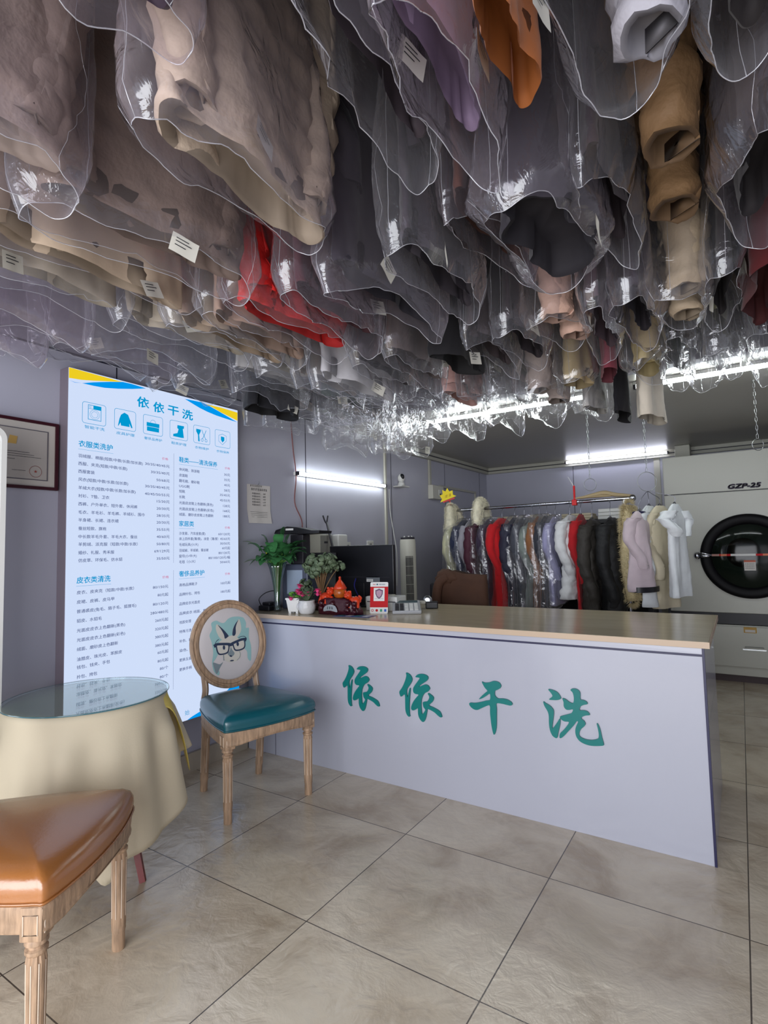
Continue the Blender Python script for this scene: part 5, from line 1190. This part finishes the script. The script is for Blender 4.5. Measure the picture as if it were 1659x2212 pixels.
chain(2.213, 4.1, 2.248, 1.665, 'steel chain whose large ring holds the bunch of hangers', .066)
chain(2.85, 4.1, 2.248, 1.842, 'short steel chain with small ring before the white machine', .036)
# garments on the big ring
GH = 'garments bunched on the ring hangers'
def ringg(kind, dx, dy, zh, W, T, col, label, rz, seed, zt=1.50):
    L = zt-zh; nm, cat = CATN[kind]; t = thing(nm, label, cat, (2.213+dx, 4.1+dy, zt), rz, GH)
    child(mesh_of('r%s%d%d' % (kind, int(W*100), seed), lambda: garment_mesh(kind, W, T, L, seed+1), [M_fabric, M_fabric]), 'garment_cloth', t, color=lin(*col))
    b = NB(); hw = W*.36; tube(b, crom([(0, -hw, -.06), (0, -hw*.5, -.02), (0, 0, .012), (0, hw*.5, -.02), (0, hw, -.06)], 4), .004, 8)
    q = Matrix.Rotation(-rz, 3, 'Z') @ Vector((-dx, -dy, 1.60-zt)); tube(b, crom([(0, 0, .01), (0, 0, .05), (q.x*.6, q.y*.6, q.z*.8), (q.x, q.y, q.z)], 4), .0022, 8)
    bake('hanger', b, M_wire, t, True); return t
f1 = ringg('coat', -.05, -.08, .93, .30, .12, (196, 180, 186), 'pinkish lavender fleece jacket with dark hem band on the ring', math.radians(-8), 1, 1.46)
b = NB(); R = []
for z in (-.53, -.495): R.append([(.088*math.sin(a)+.005, .155*math.cos(a), z-.004) for a in [2*PI*i/40 for i in range(40)]])
loft(b, R, 0, False, False); bake('hem_band', b, M_black, f1, True); b = NB(); tube(b, [(.03*math.sin(a), .05*math.cos(a), -.012) for a in [2*PI*i/20 for i in range(20)]], .012, 8, closed=True); bake('collar', b, M_navy, f1, True)
ringg('coat', .0, .03, .82, .30, .06, (216, 220, 222), 'long pale white blouse behind the fleece jacket on the ring', math.radians(-15), 2)
ringg('coat', .06, .08, .80, .26, .07, (206, 196, 170), 'cream dress with ragged hem between white shirts on ring', math.radians(-25), 3)
ringg('shirt', .16, -.02, .89, .26, .07, (224, 228, 230), 'white short-sleeved shirt at the right side of the ring', math.radians(-14), 0)

# ---------------- office chair with coat, tower fan ----------------
oc = thing('office_chair', 'black office chair behind counter, its back under a brown coat', 'chair', (.98, 3.62, 0), .1)
b = NB(); box(b, -.20, -.02, .55, .20, .02, .99, 0, .015); bake('backrest', b, M_black, oc)
b = NB(); box(b, -.21, .0, .42, .21, .42, .48, 0, .02); bake('seat', b, M_black, oc)
b = NB(); tube(b, [(0, .2, .05), (0, .2, .43)], .025, 12); bake('gas_lift', b, M_dark, oc, True)
for k in range(5): a = k*2*PI/5; b = NB(); tube(b, [(0, .2, .08), (.24*math.cos(a), .2+.24*math.sin(a), .045)], [.022, .016], 8); ellipsoid(b, (.24*math.cos(a), .2+.24*math.sin(a), .024), (.022, .022, .024)); bake('leg', b, M_dark, oc, True)
b = NB(); tube(b, [(0, .02, .60), (0, .1, .50), (0, .18, .45)], .014, 8); bake('back_bracket', b, M_dark, oc)
b = NB(); rr = []
for j in range(13):
    s = j/12; z = .52+.53*s; hx = .20*(1-.10*s); row = []
    for i in range(40):
        a = 2*PI*i/40; x = hx*math.copysign(abs(math.cos(a))**.5, math.cos(a)); y = .055*math.copysign(abs(math.sin(a))**.6, math.sin(a))*(1+.3*noise.noise(Vector((x*12, z*9, 0))))
        row.append((x+.05, y, z+(.035*math.exp(-((x+.06)/.06)**2)+.01*noise.noise(Vector((x*10, 3, 1))))*s))
    rr.append(row)
loft(b, rr); ellipsoid(b, (-.05, -.03, 1.03), (.085, .05, .055), 0, 20, 14, None, .35, 3); tube(b, crom([(-.12, -.06, .6), (-.13, -.07, .8), (-.11, -.06, .98), (-.04, -.05, 1.04)], 5), .035, 10)
o = bake('draped_coat', b, M_brown, None, True, (.98, 3.62, 0), .1); tag(o, 'dark brown coat draped over the office chair back', 'coat')
tf = thing('tower_fan', 'slim cream tower fan with dark grille against the wall', 'fan', (.30, 4.10, 0), math.radians(40))
b = NB(); lathe(b, [(.11, 0), (.115, .01), (.10, .03), (.05, .045)], 32); bake('base', b, M_cream, tf, True, flat_angle=40)
b = NB(); lathe(b, [(.066, .045), (.072, .1), (.068, 1.30), (.064, 1.325)], 36); bake('column', b, M_cream, tf, True, flat_angle=40)
b = NB(); lathe(b, [(.062, 1.325), (.060, 1.342), (.03, 1.347)], 32); bake('control_top', b, M_dark, tf, True); b = NB(); [box(b, .035*math.cos(k)-.006, .035*math.sin(k)-.006, 1.345, .035*math.cos(k)+.006, .035*math.sin(k)+.006, 1.354) for k in (0, 1.2, 2.4, 3.6, 4.8)]; bake('buttons', b, M_white, tf)
b = NB(); R = []
for z in (.16, 1.18): R.append([(.0735*math.sin(a), -.0735*math.cos(a), z) for a in [math.radians(-28+56*i/8) for i in range(9)]])
loft(b, R, 0, False, False, False); gr_ = bake('grille_recess', b, M_dark, tf, True)
b = NB()
for i in range(7): a = math.radians(-26+52*i/6); tube(b, [(.075*math.sin(a), -.075*math.cos(a), .16), (.075*math.sin(a), -.075*math.cos(a), 1.18)], .0016, 5)
for k in range(14): z = .17+k*.077; tube(b, [(.076*math.sin(a), -.076*math.cos(a), z) for a in [math.radians(-28+56*i/8) for i in range(9)]], .0016, 5)
bake('grille', b, M_cream, tf)
# ---------------- overhead clothes rails and garments ----------------
ROWS = [('rail nearest the doorway', .27), ('second overhead rail', .76), ('third overhead rail', 1.33), ('fourth overhead rail', 1.98), ('fifth overhead rail', 2.62), ('sixth overhead rail', 3.17)]
ZR = 2.92
for nm, y in ROWS:
    t = thing('clothes_rail', 'dark overhead clothes rail, the %s, crowded with plastic covered garments' % nm.replace(' overhead rail', ' one') if 'doorway' not in nm else 'dark overhead clothes rail nearest the doorway, crowded with covered garments', 'clothes rail', (0, y, ZR))
    b = NB(); tube(b, [(.002, 0, 0), (XR-.002, 0, 0)], .014, 12); bake('rail', b, M_silver, t, True, flat_angle=50)
    for x in (.4, 1.5, 2.6, 3.5): b = NB(); tube(b, [(x, 0, 0), (x, 0, ZH-ZR-.001)], .006, 8); bake('bracket', b, M_silver, t)
ORD = ['first', 'second', 'third', 'fourth', 'fifth', 'sixth', 'seventh', 'eighth', 'ninth', 'tenth', 'eleventh', 'twelfth', 'thirteenth', 'fourteenth', 'fifteenth', 'sixteenth', 'seventeenth', 'eighteenth', 'nineteenth', 'twentieth', 'twenty-first', 'twenty-second', 'twenty-third', 'twenty-fourth', 'twenty-fifth', 'twenty-sixth', 'twenty-seventh', 'twenty-eighth']
def cname(c):
    r, g, b_ = c; m = max(c); mn = min(c)
    if m < 45: return 'black'
    if m-mn < 22:
        return 'charcoal' if m < 90 else 'mid grey' if m < 150 else 'pale grey' if m < 200 else 'white'
    if r > 1.8*g: return 'red' if r > 120 and b_ < 60 else 'maroon' if g < 60 else 'dusty pink'
    if b_ > r+8 and b_ >= g: return 'navy' if m < 80 else 'lavender grey'
    if r > 190 and g > 165: return 'cream'
    if r-b_ > 90: return 'orange tan'
    if m > 150: return 'beige'
    return 'brown' if r >= g else 'olive'
KN = {'bundle': 'padded jacket', 'coat': 'coat', 'puffer': 'padded jacket', 'parka': 'parka', 'shirt': 'shirt', 'trousers': 'trousers', 'skirt': 'skirt'}
# (x, hem z, kind, width, thickness, colour, film, extension, own label or None)
A = {
 0: [(1.30, 2.02, 'coat', .44, .12, (64, 50, 48), 1, .06, None), (1.66, 1.99, 'puffer', .48, .15, (158, 140, 130), 2, .06, 'pale taupe padded jacket bulging at the far upper left edge of picture'),
     (2.02, 2.10, 'coat', .44, .10, (60, 40, 60), 2, .06, None), (2.30, 2.14, 'coat', .44, .10, (60, 46, 56), 2, .06, None)],
 1: [(.20, 2.12, 'empty', .44, .06, (158, 156, 190), 2, .03, 'empty hazy plastic cover nearest the left wall on second overhead rail'), (.42, 2.03, 'empty', .44, .06, (176, 172, 190), 2, .03, 'sheer empty plastic cover with painted lavender flare above the framed certificate'), (.72, 2.03, 'empty', .46, .06, (166, 164, 182), 2, .03, 'sheer empty plastic cover, third from left wall on second overhead rail'),
     (1.02, 2.08, 'shirt', .48, .06, (178, 166, 150), 1, .06, None), (1.30, 2.02, 'coat', .52, .08, (176, 156, 134), 2, 0, 'tan coat with ruffled open hem sweeping along the upper left'),
     (1.58, 2.0, 'puffer', .48, .12, (126, 106, 96), 1, .06, 'taupe padded jacket directly behind the big beige down coat'),
     (1.92, 2.0, 'puffer', .44, .15, (178, 160, 140), 2, .03, 'big beige down coat filling the upper left of the picture'),
     (2.22, 2.14, 'coat', .44, .09, (70, 58, 66), 1, .09, None), (2.36, 2.05, 'shirt', .40, .05, (150, 128, 158), 2, .09, 'film with painted purple flare over a thin mauve shirt, upper centre'), (2.47, 1.98, 'coat', .24, .09, (170, 92, 24), 0, .0, 'orange tan folded coat in the upper right centre'),
     (2.62, 2.03, 'bundle', .36, .12, (158, 156, 164), 1, .05, 'pale grey puffy jacket with hanging sleeves at the top right'), (2.80, 2.06, 'coat', .44, .1, (30, 22, 24), 1, .06, None), (2.98, 1.98, 'coat', .46, .12, (30, 38, 28), 1, .06, None), (3.2, 2.0, 'coat', .46, .12, (44, 36, 44), 1, .06, None)],
 2: [(.25, 2.16, 'empty', .44, .06, (196, 196, 200), 1, .03, 'empty clear cover nearest the left wall on third overhead rail'), (.50, 2.10, 'empty', .44, .06, (206, 204, 206), 2, .03, 'milky empty plastic cover sagging just above the glowing price board'), (.74, 2.05, 'empty', .46, .06, (190, 186, 182), 1, .03, 'clear empty plastic cover, third from left wall on third overhead rail'),
     (.97, 2.10, 'shirt', .48, .07, (180, 168, 150), 1, .06, None), (1.22, 2.02, 'coat', .46, .10, (168, 146, 122), 1, .03, 'beige brown coat hem just left of the red garment'),
     (1.36, 2.0, 'coat', .44, .11, (158, 132, 116), 1, .03, 'soft taupe coat with rounded hem below the red garment'),
     (1.52, 1.99, 'puffer', .46, .13, (200, 28, 26), 1, .04, 'bright red padded jacket in the middle of the overhead mass'),
     (1.70, 2.0, 'coat', .44, .10, (72, 30, 38), 2, .06, None), (1.88, 2.0, 'coat', .46, .11, (34, 30, 40), 2, .06, 'black coat right of red jacket with a paper tag'), (2.06, 2.02, 'coat', .44, .09, (50, 42, 50), 1, .06, None),
     (2.20, 2.10, 'coat', .42, .09, (80, 44, 30), 2, .06, None), (2.36, 2.0, 'skirt', .40, .16, (40, 36, 44), 2, .03, 'black skirt showing a curled open hem, right of centre'), (2.50, 2.06, 'coat', .42, .08, (40, 26, 34), 1, .06, None),
     (2.62, 2.04, 'bundle', .32, .12, (116, 88, 58), 0, .0, 'khaki brown parka with folded sleeves at the upper right'), (2.80, 2.04, 'coat', .44, .10, (36, 30, 34), 2, .06, None), (2.96, 2.0, 'coat', .46, .10, (24, 32, 26), 1, .06, None), (3.15, 2.02, 'coat', .46, .12, (60, 50, 60), 1, .06, None)],
 3: [(.18, 2.15, 'empty', .44, .06, (200, 200, 204), 1, .03, 'empty clear cover nearest the left wall on fourth overhead rail'), (.38, 2.12, 'empty', .44, .06, (190, 190, 196), 1, .03, 'empty clear cover, second from left wall on fourth overhead rail'), (.60, 2.0, 'coat', .42, .12, (20, 20, 26), 0, 0, 'black boot-like folded coat hanging near the price board top right corner'),
     (.80, 2.12, 'shirt', .44, .05, (180, 178, 176), 1, .12, None), (.98, 2.10, 'coat', .44, .07, (196, 190, 180), 1, .06, None), (1.14, 2.04, 'coat', .44, .08, (150, 140, 130), 1, .06, None), (1.30, 1.99, 'coat', .46, .11, (206, 204, 206), 1, .06, 'pale grey coat in film right below the taupe coat'),
     (1.46, 2.03, 'coat', .44, .09, (60, 54, 56), 1, .06, None), (1.62, 2.03, 'coat', .44, .10, (104, 92, 90), 1, .06, None), (1.80, 1.99, 'trousers', .34, .09, (14, 12, 16), 0, 0, 'plain black trousers without film below centre of the overhead rows'),
     (1.94, 2.04, 'coat', .44, .08, (74, 62, 64), 1, .06, None), (2.08, 2.03, 'coat', .42, .08, (44, 34, 40), 1, .06, None), (2.22, 2.03, 'bundle', .28, .09, (196, 160, 142), 1, .03, 'peach pink folded jacket under the curled black skirt'), (2.36, 2.02, 'coat', .44, .08, (80, 62, 70), 1, .06, None),
     (2.48, 2.03, 'coat', .44, .07, (46, 40, 48), 2, .06, None), (2.60, 2.02, 'bundle', .28, .09, (170, 152, 128), 1, .03, 'crumpled cream jacket hanging below the khaki parka'), (2.72, 2.04, 'coat', .40, .06, (40, 34, 38), 1, .06, None), (2.82, 1.99, 'coat', .44, .10, (76, 10, 14), 0, 0, 'dark red coat at the right edge of picture'), (2.98, 2.0, 'coat', .44, .10, (70, 60, 62), 1, .06, None), (3.16, 2.02, 'coat', .44, .12, (130, 120, 110), 1, .06, None)],
}
pal = [(150, 140, 130), (96, 88, 86), (196, 192, 186), (60, 54, 60), (170, 156, 136), (206, 204, 202), (110, 96, 84), (40, 38, 46), (182, 178, 180), (132, 120, 112), (206, 198, 180), (76, 70, 80)]
def fill(lo, hi, st_, own, hz):
    out = []; x = lo; k = 0
    while x < hi:
        o = [q for q in own if abs(q[0]-x) < st_*.5]
        if o: out.append(o[0])
        else:
            c = pal[(k*5+len(own)) % len(pal)]; c = tuple(max(10, min(225, v+rs.randint(-14, 14))) for v in c)
            kd = rs.choice(('coat', 'shirt', 'trousers', 'coat', 'shirt', 'puffer'))
            out.append((x, rs.uniform(*hz), kd, rs.choice((.36, .40, .44)), rs.choice((.06, .06, .09)), c, 1, rs.choice((.12, .15, .18)), None))
        x += st_; k += 1
    return out
A[4] = fill(.16, 3.3, .15, [(1.51, 2.04, 'puffer', .32, .10, (206, 160, 150), 1, .03, 'dusty pink small jacket low among the film right of centre'), (1.96, 1.97, 'bundle', .32, .12, (150, 136, 128), 1, .03, 'taupe jacket sleeve bundle reaching lowest near the long lamp'), (2.11, 2.0, 'trousers', .24, .09, (176, 156, 116), 1, .03, 'khaki folded trousers beside the taupe sleeve bundle'),
    (2.26, 2.02, 'trousers', .22, .06, (120, 50, 62), 0, 0, 'thin maroon trousers hanging without film above the long lamp'), (2.41, 2.02, 'puffer', .28, .12, (186, 168, 120), 1, .03, 'khaki puffed jacket right of the maroon trousers')], (2.14, 2.22))
A[5] = fill(.20, 3.3, .135, [(2.09, 1.99, 'trousers', .30, .06, (200, 196, 190), 1, .03, None), (2.225, 1.94, 'trousers', .30, .06, (18, 16, 22), 0, 0, 'long black trousers crossing the gap between the two lamps'), (2.36, 1.90, 'trousers', .34, .09, (216, 206, 188), 0, 0, 'cream white trousers with open cuffs, lowest hanging of all')]+[(.20+.135*k, (1.92 if k in (4, 5) else 2.0 if k < 14 else 2.08), 'empty', .40, .06, (200, 200, 200), 1, .03, None) for k in (1, 3, 4, 5, 6, 8, 10, 12, 16, 18, 20)], (2.18, 2.30))
GO = 'plastic covered garments crowding the overhead rails'
for r, items in A.items():
    nm, y = ROWS[r]
    for i, (x, zh, kind, W, T, c, film, ext, lab) in enumerate(items):
        T = {'coat': .58, 'puffer': .62, 'parka': .6}.get(kind, 1)*T if c != (20, 20, 26) else T
        dy = .17 if c == (20, 20, 26) else 0
        if not lab:
            lab = ('%s %s in %s film, %s from left wall on %s' % (cname(c), KN[kind], 'clear' if film == 1 else 'hazy', ORD[i], nm)) if kind != 'empty' else 'clear plastic cover without garment, %s from left wall on %s' % (ORD[i], nm)
        hang(kind, x, y+dy+rs.uniform(-.015, .015), ZR+.012, zh, W, T, c, lab, GO, film, rs.uniform(-.12, .12), rs.randint(0, 19), 1 if rs.random() < .6 else 0, ext)
